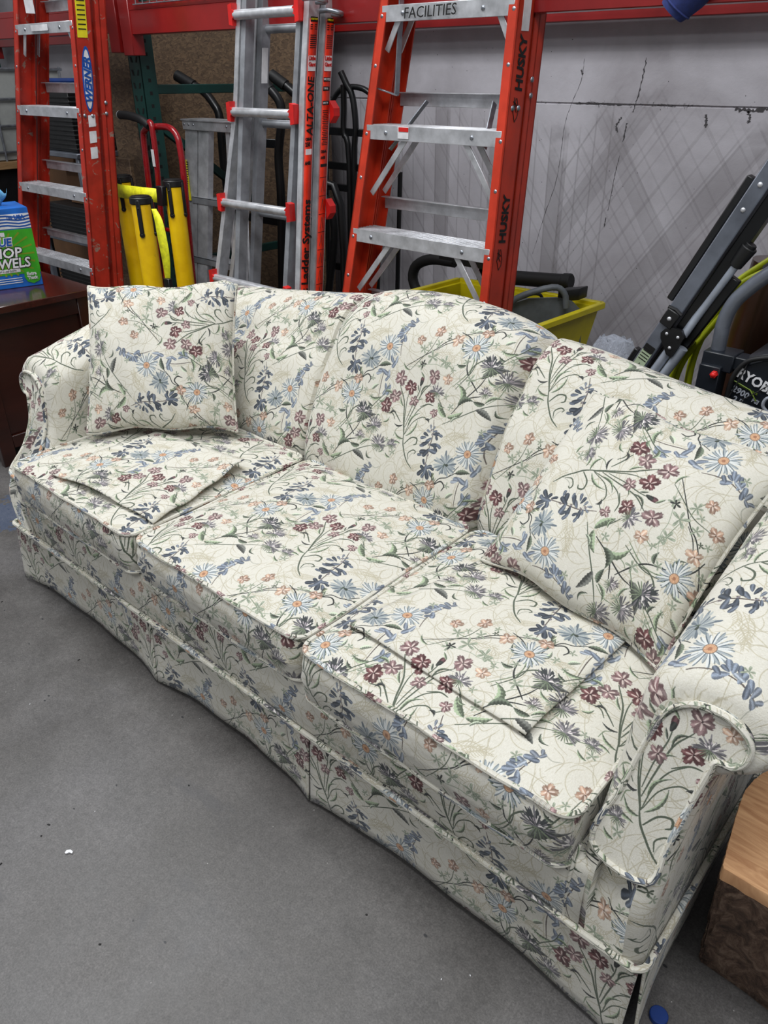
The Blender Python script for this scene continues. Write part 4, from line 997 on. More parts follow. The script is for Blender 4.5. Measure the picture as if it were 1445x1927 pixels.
text('FACILITIES',.040,(-.238,HY(1.59)-.0035,1.586),(1,0,.02),(0,0,1),'ink',husky,depth=.0004,sx=1.05,shear=.1)
m=MB(); m.obox((-.205,HY(1.3)-.003,1.285),(.022,0,0),(0,.0006,0),(0,0,.017)); m.build('torn_sticker','white',husky); m=MB(); m.obox((-.203,HY(1.3)-.0042,1.294),(.020,0,0),(0,.0006,0),(0,0,.006)); m.build('torn_sticker_stripe','redink',husky)
rivet_rows([(hxr(1.36)+.001,HY(1.36)+d,1.36+e) for d,e in((.02,0),(.05,0),(.11,.03),(.11,.07))],(1,0,0),.008).build('side_rivet','steel',husky,kind='stuff')
wxl=lambda z:-2.268-.200*(1.70-z); wxr=lambda z:-1.776+.006*(1.70-z)
wern,WY=stepladder('worn orange fibreglass step ladder with a blue oval badge, left of the yellow posts',.88,.12,wxl,wxr,2.05,[1.95,1.628,1.322,1.001,.692,.38],.038,'orange_worn',fl=.036,web=.078,rear=.056,longstruts=False)
upw=Vector((-.006,.12,1)).normalized(); wp=lambda z,d:Vector((wxr(z)+.001,WY(z)+d,z))
m=MB(); c=wp(1.425,.040); ring=[]; inn=[]
for k in range(36):
    t=2*math.pi*k/36; ring.append(c+upw*.118*math.cos(t)+Vector((0,.023,0))*math.sin(t)); inn.append(c+Vector((.0012,0,0))+upw*.106*math.cos(t)+Vector((0,.017,0))*math.sin(t))
m.prism(ring,(.001,0,0)); m.build('badge','blueink',wern); m=MB(); m.prism(inn,(.0006,0,0)); m.build('badge_centre','white',wern)
p=wp(1.338,.053); p.x+=.0022; text('WERNER',.040,p,upw,(0,-1,0),'blueink',wern,bold=.0016,shear=.25,sx=1.02)
for z,h in ((1.275,.022),(1.215,.022),(1.155,.022)): MB().obox(wp(z,.045),(.0006,0,0),(0,.016,.001),upw*h).build('paper_patch','white',wern)
MB().obox(wp(1.66,.032),(.0006,0,0),(0,.022,0),upw*.09).build('warning_label','yellowlabel',wern)
q=MB(); 
for k in range(9): q.obox(wp(1.60+k*.016,.032)+Vector((.0012,0,0)),(.0004,0,0),(0,.017,0),upw*.002)
q.build('label_print','ink',wern)
MB().obox((-2.05,WY(1.6)-.004,1.611),(.07,0,0),(0,.0006,0),(0,0,.011)).build('white_sticker','white',wern)
MB().obox((-2.215,WY(1.7)+.045,1.71),(.001,0,0),(0,.02,0),(0,0,.04)).build('data_label','white',wern)
rivet_rows([wp(1.295,.015),wp(1.293,.05),wp(1.34,.115),wp(1.30,.115)],(1,0,0),.008).build('side_rivet','steel',wern,kind='stuff')
# ------------------------------------------------------------------ telescoping aluminium ladder with red rung brackets
AY=lambda z:1.0+.15*z
alta=thing('telescoping_ladder','tall aluminium multi-position ladder with red rung brackets and orange-red side labels','ladder',(-.82,1.0,0))
def rail(x0,x1,z0,z1,w,d,dy,name='rail',mat='alu'):
    m=MB(); a=Vector((x0,AY(z0)+dy,z0)); b=Vector((x1,AY(z1)+dy,z1)); pts=[(0,0),(w,0),(w,d),(0,d)]
    m.add([a+Vector((p[0],p[1],0)) for p in pts]+[b+Vector((p[0],p[1],0)) for p in pts],[(0,1,2,3),(4,7,6,5),(0,4,5,1),(1,5,6,2),(2,6,7,3),(3,7,4,0)])
    return m.build(name,mat,alta)
for dy in (0,.075):
    rail(-.585,-.641,.02,1.40,.024,.047,dy); rail(-.641,-.636,1.40,2.15,.024,.047,dy)          # right outer rail
    rail(-1.205,-.990,.02,1.33,.022,.046,dy); rail(-.990,-.968,1.33,2.15,.022,.046,dy)          # left outer rail, flared
    rail(-.975,-.950,.02,2.15,.024,.040,dy+.003,'inner_rail','alu_dark'); rail(-.690,-.672,.02,2.15,.022,.040,dy+.003,'inner_rail','alu_dark')
RZ=[1.925,1.622,1.325,1.018,.735,.44,.15]
for z in RZ:
    f=max(0,(1.33-z)); xl_=-.985-.16*f; xr_=-.655+.015*f; y=AY(z)
    m=MB(); m.tube([(xl_+.01,y-.008,z),(xr_-.01,y-.008,z)],.0155,12); m.box(xl_+.012,xr_-.012,y-.020,y+.012,z-.004,z+.012); m.build('rung','alu',alta)
    m=MB(); m.tube([(xl_+.05,y+.10,z-.04),(xr_,y+.10,z-.04)],.014,10); m.box(xl_+.05,xr_,y+.09,y+.112,z-.038,z-.026); m.build('rear_rung','alu_dark',alta)
    for x,s in((xl_,-1),(xr_,1)):
        b=MB(); b.prism([(x-.006*s,y-.022,z-.032),(x-.006*s,y-.022,z-.012),(x-.016*s,y-.022,z-.006),(x-.016*s,y-.022,z+.010),(x-.006*s,y-.022,z+.016),(x-.006*s,y-.022,z+.034),(x+.013*s,y-.022,z+.030),(x+.013*s,y-.022,z-.028)],(0,.026,0)); b.build('rung_bracket','redplastic',alta)
for z,x in ((1.33,-.613),(1.02,-.60)):
    b=MB(); b.prism([(x,AY(z)+.12,z-.035),(x+.02,AY(z)+.12,z-.012),(x+.02,AY(z)+.12,z+.012),(x,AY(z)+.12,z+.035)],(0,.03,0)); b.build('rung_bracket','redplastic',alta)
for (x,dy) in ((-.612,.01),(-.612,.085)):
    m=MB(); z=1.648 if dy<.05 else 1.618; y=AY(z)+dy; m.tube([(x-.01,y-.03,z+.004),(x+.03,y-.03,z+.004),(x+.052,y-.018,z),(x+.060,y,z-.004),(x+.040,y+.014,z-.006),(x+.01,y+.006,z-.004)],.0075,10,smooth=5); m.build('lock_pin','steel',alta)
MB().obox((-.9195,1.305,1.47),(.0006,0,0),(0,.014,.0),(-.0007,.0083,.055)).build('data_label','white',alta)
# long orange-red side labels with their print
def sx(z): return -.5602-.0406*z if z<1.40 else -.617+(z-1.40)*.0067
def sp(z,dy,d,e=.0016): return Vector((sx(z)+.0015+e+ .0,AY(z)+dy+d,z))
ua=Vector((-.0406,.15,1)).normalized()
for dy,lab in ((0,0),(.075,1)):
    m=MB(); zs=[.66+.02*i for i in range(48)]; m.grid([[sp(z,dy,.006,.001) for z in zs],[sp(z,dy,.041,.001) for z in zs]]); m.build('side_label','orangelabel',alta,solid=.0008)
    MB().obox(sp(1.478,dy,.0235,.0018),(.0005,0,0),(0,.0165,.0),ua*.026).build('white_panel','white',alta)
    text('Little\nGiant',.0175,sp(1.483,dy,.038,.0026),(0,-1,0),(0,0,1) ,'redink',alta,bold=.0006,sx=1) if False else None
    t='Little','Giant'
    for k,w in enumerate(t): text(w,.017,sp(1.484-.018*k,dy,.0085,.0026),(0,1,0),(0,0,1),'redink',alta,bold=.0005,sx=.86)
    m=MB(); m.obox(sp(1.598,dy,.0235,.0018),(.0005,0,0),(0,.016,0),ua*.007)
    m.build('caution_bar','ink',alta); text('CAUTION',.0085,sp(1.5955,dy,.0085,.0026),(0,1,0),(0,0,1),'yellowlabel',alta,sx=.78)
    m=MB()
    for k in range(12):
        z=1.583-k*.0058
        if k in(3,4): continue
        w=.013 if k>4 else .005; m.obox(sp(z,dy,.0235 if k>4 else .014,.0018),(.0004,0,0),(0,w,0),ua*.0013)
        if k<3: m.obox(sp(z,dy,.033,.0018),(.0004,0,0),(0,w,0),ua*.0013)
    m.build('small_print','ink',alta,kind='stuff')
text('ALTA-ONE',.040,sp(1.262,0,.039,.002),ua,(0,-1,0),'ink',alta,bold=.0009,sx=.90)
for w,z,s,mt in (('OSHA',1.247,.0125,'ink'),('250',1.229,.018,'ink'),('ANSI',1.172,.015,'ink')): text(w,s,sp(z,0,.0075,.002),(0,1,0),(0,0,1),mt,alta,bold=.0006,sx=.82)
MB().obox(sp(1.212,0,.0235,.0018),(.0005,0,0),(0,.014,0),ua*.009).build('white_panel','white',alta)
text('Giant Ladder Systems',.045,sp(.660,0,.038,.002),ua,(0,-1,0),'ink',alta,bold=.0012,sx=1.02)
m=MB()
for w,z,s in (('NOTICE',1.425,.010),('TYPE 1',1.398,.009),('SAFETY',1.355,.009),('OSHA',1.205,.0125),('ANSI',1.186,.0125)):
    if s<.012:
        m.obox(sp(z+.003,.075,.0235,.0016),(.0004,0,0),(0,.0155,0),ua*.0065); text(w,s,sp(z,.075,.009,.0026),(0,1,0),(0,0,1),'white',alta,sx=.8)
    else: text(w,s,sp(z,.075,.0075,.002),(0,1,0),(0,0,1),'ink',alta,bold=.0004,sx=.8)
for k in range(20): m.obox(sp(1.335-k*.0055,.075,.0235,.0018),(.0004,0,0),(0,.013-.004*(k%3==2),0),ua*.0011)
for z in(1.10,1.04,.98,.92,.86,.80,.74):
    m.obox(sp(z+.027,.075,.0235,.0018),(.0004,0,0),(0,.016,0),ua*.0008)
    m.tube([sp(z-.02,.075,.016,.002),sp(z+.017,.075,.024,.002),sp(z-.02,.075,.031,.002)],.0009,4); 
m.obox(sp(1.165,.075,.0235,.0016),(.0004,0,0),(0,.0155,0),ua*.005)
m.build('small_print','ink',alta,kind='stuff')
# ------------------------------------------------------------------ small aluminium step ladder
sl=thing('small_step_ladder','short bare aluminium step ladder standing behind the rightmost yellow post','ladder',(-1.7,1.6,0))
m=MB(); m.box(-1.86,-1.47,1.585,1.70,1.218,1.262); m.box(-1.865,-1.465,1.580,1.705,1.256,1.264); m.build('top_cap','alu',sl)
rivet_rows([(-1.845+.035*k,1.585,1.242) for k in (0,1,2,9,10)],(0,-1,0),.006).build('rivet','steel',sl,kind='stuff')
for x0,x1,w in ((-1.855,-1.995,.078),(-1.475,-1.46,-.05)):
    m=MB(); 
    for a,b in(((0,.095),(.103,.18)) if w>0 else ((0,.03),(.05,.078))):
        s=1 if w>0 else -1; m.add([(x0+s*q,y,1.22) for q,y in((a,1.595),(b,1.595),(b,1.625),(a,1.625))]+[(x1+s*q,y-.08,.02) for q,y in((a,1.595),(b,1.595),(b,1.625),(a,1.625))],[(0,1,2,3),(4,7,6,5),(0,4,5,1),(1,5,6,2),(2,6,7,3),(3,7,4,0)])
    m.bar((x0+(w)*.5,1.63,1.22),(x1+w*.5,1.55,.02),.075,.004,(0,1,0)); m.build('rail','alu',sl)
for z in (.93,.65,.36):
    t=(1.22-z)/1.2; y=1.59-.08*t; m=MB(); m.box(-1.80-.13*t,-1.50,y,y+.08,z-.004,z); m.box(-1.80-.13*t,-1.50,y,y+.004,z-.03,z); m.build('step','alu_dark',sl)
    m=MB(); m.bar((-1.80-.13*t,y+.01,z-.10),(-1.70-.1*t,y+.01,z-.03),.012,.003,(0,1,0)); m.build('strut','alu',sl)
MB().obox((-1.856,1.5755,1.0),(.011,0,0),(0,.0008,0),(-.010,.006,.09)).build('warning_label','yellowlabel',sl)
q=MB()
for k in range(16): q.obox((-1.848-.00115*k,1.5795-.0007*k,1.08-.0105*k),(.008,0,0),(0,.0004,0),(0,0,.0018))
q.build('label_print','ink',sl)
for x in(-1.96,-1.49): MB().box(x-.03,x+.05,1.50,1.57,0,.03).build('rubber_foot','rubber',sl)
# ------------------------------------------------------------------ yellow belt-barrier posts
def post(x,y,z,lab,turn,g='yellow belt barrier posts'):
    t=thing('barrier_post',lab,'post',(x,y,0),g); r=.040
    m=MB(); m.cyl((x,y,.03),(0,0,1),r,z-.055,24); m.build('tube','yellow',t)
    m=MB(); m.cyl((x,y,0),(0,0,1),.125,.035,28,.09); m.build('base','rubber',t)
    m=MB(); m.cyl((x,y,z-.028),(0,0,1),r+.004,.026,24); m.cyl((x,y,z-.004),(0,0,1),r-.003,.006,24); m.build('cap','bplastic',t)
    for k in range(3):
        a=turn+k*math.pi/2; d=Vector((math.cos(a),math.sin(a),0)); s=Vector((-d.y,d.x,0)); c=Vector((x,y,0))+d*(r+.001)
        m=MB(); m.obox(c+Vector((0,0,z-.075)),d*.006,s*.0085,(0,0,.065)); m.cyl(c+Vector((0,0,z-.14))-d*.006,d,.0105,.012,12); m.dome(c+d*.006+Vector((0,0,z-.04)),d,.004); m.dome(c+d*.006+Vector((0,0,z-.14)),d,.004); m.build('belt_slot','bplastic',t)
    return t
A=math.radians(-50)
p1=post(-1.368,1.0,1.025,'front yellow barrier post with a black cap, nearest the sofa pillow',A)
p2=post(-1.545,1.28,1.050,'rightmost yellow barrier post, its black clip holding the stretched belt',A-.2)
p3=post(-1.897,1.25,1.045,'leftmost yellow barrier post, crossed by a bright yellow belt',A)
m=MB(); P=[(-1.92,1.205),(-1.80,1.200),(-1.68,1.212),(-1.575,1.225)]; m.grid([[(x,y,1.015) for x,y in P],[(x,y,.958) for x,y in P]]); m.build('belt','belt',p3,solid=.0015)
MB().obox((-1.560,1.225,.988),(.022,0,0),(0,.012,0),(.004,0,.040)).build('belt_clip','bplastic',p2)
m=MB(); P=spl([(-1.285,1.0,.985),(-1.255,.998,.945),(-1.240,.996,.87),(-1.238,.996,.79),(-1.255,.998,.70)],5)
W_=[.004+.028*math.sin(math.pi*min(1,i/(len(P)-1)*.9+.06)) for i in range(len(P))]; m.grid([[p+Vector((-w,-.004,0)) for p,w in zip(P,W_)],[p+Vector((w*.3,.01,0)) for p,w in zip(P,W_)]]); m.build('loose_belt','belt',p1,solid=.0015)
MB().obox((-1.252,.998,.69),(.018,0,0),(0,.010,0),(0,0,.034)).build('belt_end','bplastic',p1)
# ------------------------------------------------------------------ red hand truck
rt=thing('hand_truck','glossy red tubular hand truck with one black rubber grip, behind the yellow posts','hand truck',(-1.72,1.36,0))
m=MB(); m.tube([(-1.90,1.36,.10),(-1.875,1.36,.60),(-1.857,1.36,1.02),(-1.848,1.36,1.19),(-1.825,1.36,1.228),(-1.777,1.36,1.240),(-1.65,1.36,1.245),(-1.59,1.36,1.215),(-1.575,1.36,1.15),(-1.575,1.36,1.04),(-1.60,1.36,.60),(-1.62,1.36,.10)],.014,12,smooth=5); m.build('frame_loop','redpaint',rt)
m=MB(); m.tube([(-1.76,1.345,1.262),(-1.738,1.34,1.242),(-1.739,1.34,1.114),(-1.755,1.34,.934),(-1.781,1.34,.694),(-1.82,1.34,.30),(-1.84,1.345,.10)],.013,12,smooth=4); m.build('centre_tube','redpaint',rt)
m=MB(); m.tube([(-1.979,1.34,1.284),(-1.90,1.34,1.282),(-1.81,1.34,1.268),(-1.765,1.345,1.245)],.0175,14,smooth=4); m.build('grip','rubber',rt)
m=MB(); m.cyl((-1.981,1.34,1.284),(-1,0,.02),.0175,.004,16); m.build('grip_end','alu',rt)
for z in (.81,.45,.2): m=MB(); m.tube([(-1.88,1.36,z),(-1.60,1.36,z)],.010,8); m.build('crossbar','redpaint',rt)
MB().obox((-1.739,1.3255,1.12),(.010,0,0),(0,.0008,0),(0,0,.035)).build('white_label','white',rt)
MB().box(-1.82,-1.65,1.355,1.39,.0,.012).build('toe_plate','redpaint',rt)
for x in(-1.76,-1.60): m=MB(); m.cyl((x-.02,1.44,.08),(1,0,0),.08,.04,24); m.build('wheel','rubber',rt)
# ------------------------------------------------------------------ black hand trucks
h1=thing('hand_truck','black hand truck with two swept-back grips, seen through the aluminium ladders','hand truck',(-1.78,1.9,0))
for P in ([(-2.245,1.86,1.438),(-2.17,1.88,1.403),(-2.10,1.9,1.374),(-2.02,1.9,1.318),(-1.98,1.9,1.25),(-1.985,1.9,1.06),(-1.975,1.9,.80),(-1.99,1.9,.15)],[(-1.650,1.86,1.474),(-1.587,1.88,1.404),(-1.52,1.9,1.330),(-1.52,1.9,1.24),(-1.553,1.9,1.10),(-1.554,1.9,.897),(-1.59,1.9,.46),(-1.60,1.9,.15)]):
    m=MB(); m.tube(P,.021,12,smooth=4); m.build('side_tube','black',h1); a=Vector(P[0]);b=Vector(P[1]); m=MB(); m.tube([a-(b-a)*.03,b.lerp(Vector(P[2]),.3)],.026,14); m.build('grip','rubber',h1)
for z in (1.155,.80,.40): m=MB(); m.box(-1.98,-1.56,1.893,1.907,z-.02,z+.02); m.build('crossbar','black',h1)
MB().box(-1.99,-1.58,1.70,1.9,0,.012).build('toe_plate','black',h1)
for x in(-2.03,-1.57): m=MB(); m.cyl((x-.02,1.97,.12),(1,0,0),.12,.045,24); m.build('wheel','rubber',h1)
h2=thing('hand_truck','black hand truck showing one grip behind the right rail of the tall aluminium ladder','hand truck',(-1.42,2.0,0))
m=MB(); m.tube([(-1.63,1.96,1.440),(-1.55,1.98,1.392),(-1.46,2.0,1.32),(-1.42,2.0,1.22),(-1.41,2.0,.7),(-1.41,2.0,.12)],.021,12,smooth=4); m.build('handle_tube','black',h2); m=MB(); m.tube([(-1.635,1.957,1.443),(-1.56,1.978,1.398)],.026,12); m.build('grip','rubber',h2)
MB().box(-1.50,-1.2,1.80,2.0,0,.012).build('toe_plate','black',h2); m=MB(); m.tube([(-1.24,2.0,.12),(-1.24,2.0,.9),(-1.41,2.0,1.0)],.018,10,smooth=3); m.build('side_tube','black',h2)
for x in(-1.50,-1.2): m=MB(); m.cyl((x,1.95,.09),(1,0,0),.09,.04,20); m.build('wheel','rubber',h2)
h3=thing('hand_truck','black hand truck with a rounded ladder-like frame between the tall ladders, against the grey wall','hand truck',(-1.40,2.2,0))
m=MB(); m.tube([(-1.56,2.2,.12),(-1.54,2.2,.6),(-1.53,2.2,1.05),(-1.50,2.2,1.27),(-1.45,2.2,1.355),(-1.38,2.2,1.39),(-1.27,2.2,1.385),(-1.20,2.2,1.34),(-1.17,2.2,1.25),(-1.18,2.2,.6),(-1.20,2.2,.12)],.013,10,smooth=5); m.build('frame_loop','black',h3)
for P in ([(-1.385,2.17,1.455),(-1.36,2.18,1.405),(-1.33,2.19,1.35),(-1.312,2.19,1.22),(-1.326,2.19,1.06),(-1.33,2.19,.3)],[(-1.378,2.18,1.40),(-1.388,2.19,1.30),(-1.392,2.19,1.196),(-1.36,2.19,1.07),(-1.37,2.19,.3)]): m=MB(); m.tube(P,.015,10,smooth=4); m.build('centre_tube','black',h3)
for z in (1.20,1.045,.945,.55): m=MB(); m.box(-1.54,-1.18,2.19,2.203,z-.017,z+.017); m.build('crossbar','black',h3)
MB().box(-1.55,-1.2,2.12,2.2,0,.012).build('toe_plate','black',h3)
m=MB(); m.tube([(-1.53,2.16,.90),(-1.46,2.15,.86),(-1.44,2.15,.7),(-1.50,2.15,.4),(-1.53,2.16,.2)],.02,10,smooth=4); m.build('stair_glide','bplastic',h3)
for x in(-1.60,-1.19): m=MB(); m.cyl((x,2.27,.11),(1,0,0),.11,.04,20); m.build('wheel','rubber',h3)
# ------------------------------------------------------------------ yellow bin of vacuum parts under the rack
bn=thing('tool_bin','yellow plastic bin under the rack holding a grey case and black hose','bin',(0,1.72,0))
def rotz(p,c,a): x,y=p[0]-c[0],p[1]-c[1]; return (c[0]+x*math.cos(a)-y*math.sin(a),c[1]+x*math.sin(a)+y*math.cos(a))
C0=(.26,1.79); U=Vector((-1,-.06,0)).normalized(); V=Vector((-.06,-1,0)).normalized(); V=Vector((-.05,-.9,0)).normalized()
def bp(u,v,z): return Vector((C0[0],C0[1],z))+U*u+V*v
m=MB(); Lb,Wb=.60,.44
def wall4(u0,u1,v0,v1,z,): return [bp(u0,v0,z),bp(u1,v0,z),bp(u1,v1,z),bp(u0,v1,z)]
o_=wall4(0,Lb,0,Wb,.72); i_=wall4(.02,Lb-.02,.02,Wb-.02,.72); ob=wall4(.05,Lb-.05,.05,Wb-.05,.36); ib=wall4(.06,Lb-.06,.06,Wb-.06,.37)
def ringf(a,b,m): m.add(a+b,[(k,(k+1)%4,4+(k+1)%4,4+k) for k in range(4)])
ringf(o_,i_,m); ringf(o_,ob,m); ringf(i_,ib,m); m.add(ob,[(0,1,2,3)]); m.add(ib,[(0,3,2,1)]); m.build('tub','binyellow',bn,smooth=False)
m=MB(); r1=wall4(-.008,Lb+.008,-.008,Wb+.008,.722); 
for k in range(4): m.bar(r1[k],r1[(k+1)%4],.022,.022)
m.build('rim','binyellow',bn)
m=MB()
for u,v in((.12,.1),(Lb-.12,.1),(.12,Wb-.1),(Lb-.12,Wb-.1)): p=bp(u,v,0); m.box(p.x-.03,p.x+.03,p.y-.03,p.y+.03,.0,.37)
m.build('cart_leg','bplastic',bn)
cs=thing('tool_case','grey plastic tool case with a moulded handle lying in the yellow bin','case',(.10,1.62,.372))
c=Vector((.115,1.60,.685)); dx=Vector((.115,.10,.012)); dy=Vector((-.05,.07,-.02)); 
m=MB(); m.prism([c-dx*1.15+Vector((0,0,-.29)),c-dx*1.15+Vector((0,0,.0)),c-dx*.75+Vector((0,0,.055)),c-dx*.2+Vector((0,0,.075)),c+dx*.5+Vector((0,0,.070)),c+dx*.8+Vector((0,0,.055)),c+dx*1.1+Vector((0,0,.01)),c+dx*1.15+Vector((0,0,-.29))],dy*1.2); m.build('body','grayplastic',cs)
m=MB(); h=c+Vector((.02,-.02,0)); m.tube([h-dx*.75+Vector((0,0,.03)),h-dx*.55+Vector((0,0,.085)),h+dx*.25+Vector((0,0,.115)),h+dx*.55+Vector((0,0,.09)),h+dx*.62+Vector((0,0,.04))],.011,10,smooth=4); m.build('handle','grayplastic',cs)
m=MB(); m.obox(c+dx*.7+Vector((0,.03,.075)),dx*.25,(0,.03,0),(0,0,.02)); m.build('latch','bplastic',cs)
m=MB(); 
for k in range(4): m.bar(c-dx*1.1+Vector((0,-.004,-.02-.02*k)),c+dx*.9+Vector((0,-.004,-.02-.02*k)),.006,.006)
m.build('rib','grayplastic',cs)
vh=thing('vacuum_hose','thick black vacuum hose lying across the yellow bin behind the orange ladder','hose',(-.2,1.86,.72))
m=MB(); m.tube([(-.30,1.84,.735),(-.14,1.85,.748),(.0,1.85,.760),(.085,1.85,.768)],.028,16,smooth=4); m.cyl((.07,1.85,.767),(1,0,.1),.030,.035,18); m.build('tube','rubber',vh)
m=MB(); m.tube([(-.40,1.80,.78),(-.52,1.80,.775),(-.60,1.80,.74),(-.62,1.80,.68),(-.58,1.80,.62),(-.50,1.80,.60),(-.42,1.80,.63),(-.40,1.80,.68)],.022,12,smooth=4); m.build('coiled_end','rubber',vh)
m=MB(); m.obox((-.36,1.83,.80),(.11,0,0),(0,.05,0),(0,0,.025)); m.obox((-.40,1.83,.835),(.03,0,0),(0,.03,0),(0,0,.015)); m.build('nozzle','bplastic',vh)
m=MB(); m.tube([(-.06,1.66,.60),(-.03,1.66,.68),(.02,1.68,.735),(.06,1.70,.745),(.07,1.72,.72)],.006,8,smooth=4); m.build('cord','bplastic',vh)
# ------------------------------------------------------------------ folded tool stand leaning on the right
ts=thing('folding_tool_stand','folded grey square-tube tool stand with riveted black bracket, leaning at the right','stand',(.75,1.15,0))
m=MB(); a=Vector((.688,1.15,.715)); b=Vector((.975,1.15,1.36)); a0=a-(b-a)*.9; up2=Vector((0,1,0)); n=(b-a).cross(up2).normalized()
m.obox((a0+b)/2+Vector((0,.0,0)),(b-a0)/2,n*.0185,(0,.022,0)); m.build('main_beam','graysteel',ts)
m=MB(); k=n*.022 if n.z<0 else -n*.022; sdn=Vector((.034,0,-.015)); m.obox((a0+b)/2+sdn+Vector((0,.012,0)),(b-a0)/2,n*.015,(0,.02,0)); m.build('black_channel','black',ts)
m=MB(); s2=Vector((-.030,.01,.013)); p=a.lerp(b,.34)+s2; q=a.lerp(b,.80)+s2; m.obox((p+q)/2,(q-p)/2,n*.009,(0,.012,0)); m.build('side_strip','bplastic',ts)
m=MB(); p=a.lerp(b,-.1)+s2; q=a.lerp(b,.12)+s2; m.obox((p+q)/2,(q-p)/2,n*.007,(0,.012,0)); m.build('side_strip','bplastic',ts)
rivet_rows([a.lerp(b,.80)+Vector((.0,-.022,0)),a.lerp(b,.715)+Vector((.0,-.022,0))],(0,-1,0),.006).build('rivet','alu',ts,kind='stuff')
c=a.lerp(b,.30)+Vector((.002,-.026,0)); dd=(b-a).normalized()
m=MB(); m.obox(c,dd*.022,n*.018,(0,.006,0)); m.tube([c+dd*.022+n*.020,c+dd*.026,c+dd*.022-n*.020],.005,8); m.build('latch','bplastic',ts); rivet_rows([c+Vector((0,-.006,0))],(0,-1,0),.006).build('latch_rivet','alu',ts)
m=MB(); m.obox(a.lerp(b,.075)+Vector((0,-.0225,0)),dd*.068,n*.0145,(0,.0007,0)); lb=m.build('instruction_label','palelabel',ts)
m=MB()
for t in range(16):
    if 6<=t<=10: continue
    m.obox(a.lerp(b,-.015+t*.0118)+Vector((0,-.0237,0)),dd*.0011,n*.012,(0,.0003,0))
m.obox(a.lerp(b,.165)+Vector((0,-.0236,0)),dd*.009,n*.0145,(0,.0003,0))
m.tube([a.lerp(b,.06)+n*.008+Vector((0,-.0237,0)),a.lerp(b,.10)+Vector((0,-.0237,0)),a.lerp(b,.06)-n*.008+Vector((0,-.0237,0))],.0008,4); m.build('label_print','ink',ts)
m=MB(); br=Vector((.788,1.12,.858)); m.prism([br+Vector(q) for q in ((-.020,0,.022),(.0,0,.030),(.024,0,.026),(.034,0,.010),(.022,0,-.018),(.010,0,-.046),(-.004,0,-.040),(-.026,0,-.002),(-.028,0,.012))],(0,.012,0)); m.build('leg_bracket','bplastic',ts)
rivet_rows([br+Vector(q) for q in((-.012,0,.012),(.018,0,.008),(.002,0,-.022))],(0,-1,0),.0045).build('bracket_rivet','alu',ts,kind='stuff')
m=MB(); m.tube([(.812,1.14,.868),(.845,1.15,.945),(.902,1.15,1.062)],.0105,14,smooth=4); m.build('support_tube','silver',ts)
m=MB(); m.cyl((.896,1.15,1.050),(.45,0,.9),.016,.052,16,.020); m.cyl((.918,1.15,1.094),(.45,0,.9),.014,.010,14); m.build('knob','bplastic',ts)
for dx,dz in((0,0),(.026,-.006)): m=MB(); m.tube([(.792+dx,1.14,.842+dz),(.745+dx,1.14,.742+dz),(.60+dx,1.14,.43+dz)],.0125,12); m.build('leg','silver',ts)
m=MB(); m.bar((.80,1.165,.82),(.90,1.165,1.02),.03,.02,(0,1,0)); m.build('leg_sleeve','black',ts)
for x in (.52,.60): m=MB(); m.cyl((x-.12,1.14,.02),(1,0,.2),.02,.05,14); m.build('foot','rubber',ts)
m=MB(); m.bar((.60,1.15,.45),(.42,1.15,.03),.05,.03,(0,1,0)); m.build('lower_leg','black',ts)
# ------------------------------------------------------------------ pressure washer with its yellow-green hose
pw=thing('pressure_washer','dark pressure washer with grey bent-tube handle standing behind the right end of the sofa','pressure washer',(1.02,1.22,0))
m=MB(); m.tube([(.905,1.15,.35),(.900,1.15,.84),(.899,1.15,.91),(.908,1.15,.955),(.930,1.15,.993),(.99,1.15,1.055),(1.15,1.15,1.17),(1.30,1.15,1.22)],.0175,16,smooth=5); m.build('handle_tube','graysteel',pw)
m=MB(); m.obox((.915,1.15,.828),(.038,0,0),(0,.035,0),(0,0,.022)); m.obox((.905,1.13,.765),(.026,0,0),(0,.03,0),(0,0,.055)); m.obox((.955,1.15,.83),(.03,0,0),(0,.025,0),(0,0,.016)); m.build('handle_clamp','navy',pw)
m=MB(); m.cyl((.921,1.10,.803),(0,-1,0),.009,.012,6); m.dome((.921,1.088,.803),(0,-1,0),.006); m.build('red_knob','redplastic',pw)
prof=[(.955,.60),(.948,.70),(.950,.79),(.972,.845),(1.01,.868),(1.06,.885),(1.14,.895),(1.22,.88),(1.26,.82),(1.27,.60)]
m=MB(); rows=[]
for y,k in((1.125,.93),(1.135,.985),(1.16,1),(1.35,1),(1.38,.95)): rows.append([(1.11+(x-1.11)*k,y,.6+(z-.6)*k) for x,z in prof])
m.grid(rows); m.add([p for p in rows[0]],[tuple(range(len(prof)))]); m.add([p for p in rows[-1]],[tuple(range(len(prof)))]); m.build('engine_cowl','navy',pw)
m=MB(); m.tube([(.956,1.118,.70),(.958,1.118,.79),(.978,1.118,.838),(1.012,1.118,.858),(1.07,1.118,.874)],.006,10,smooth=4); m.build('cowl_edge','rubber',pw)
xd=Vector((.93,0,-.30)); yd=Vector((.30,0,.93))
text('RYOBI',.034,(.964,1.1225,.803),xd,yd,'white',pw,bold=.0010,sx=.92,shear=.0)
text('2900',.0215,(.962,1.1225,.765),xd,yd,'greytext',pw,bold=.0006); text('PSI',.014,(1.013,1.1225,.749),xd,yd,'greytext',pw,bold=.0006)
text('2.5',.0205,(.968,1.1225,.740),xd,yd,'greytext',pw,bold=.0006); text('GPM',.0125,(1.002,1.1225,.729),xd,yd,'greytext',pw,bold=.0005)
text('PRESSURE WASHER',.0062,(.972,1.1225,.783),xd,yd,'limeink',pw)
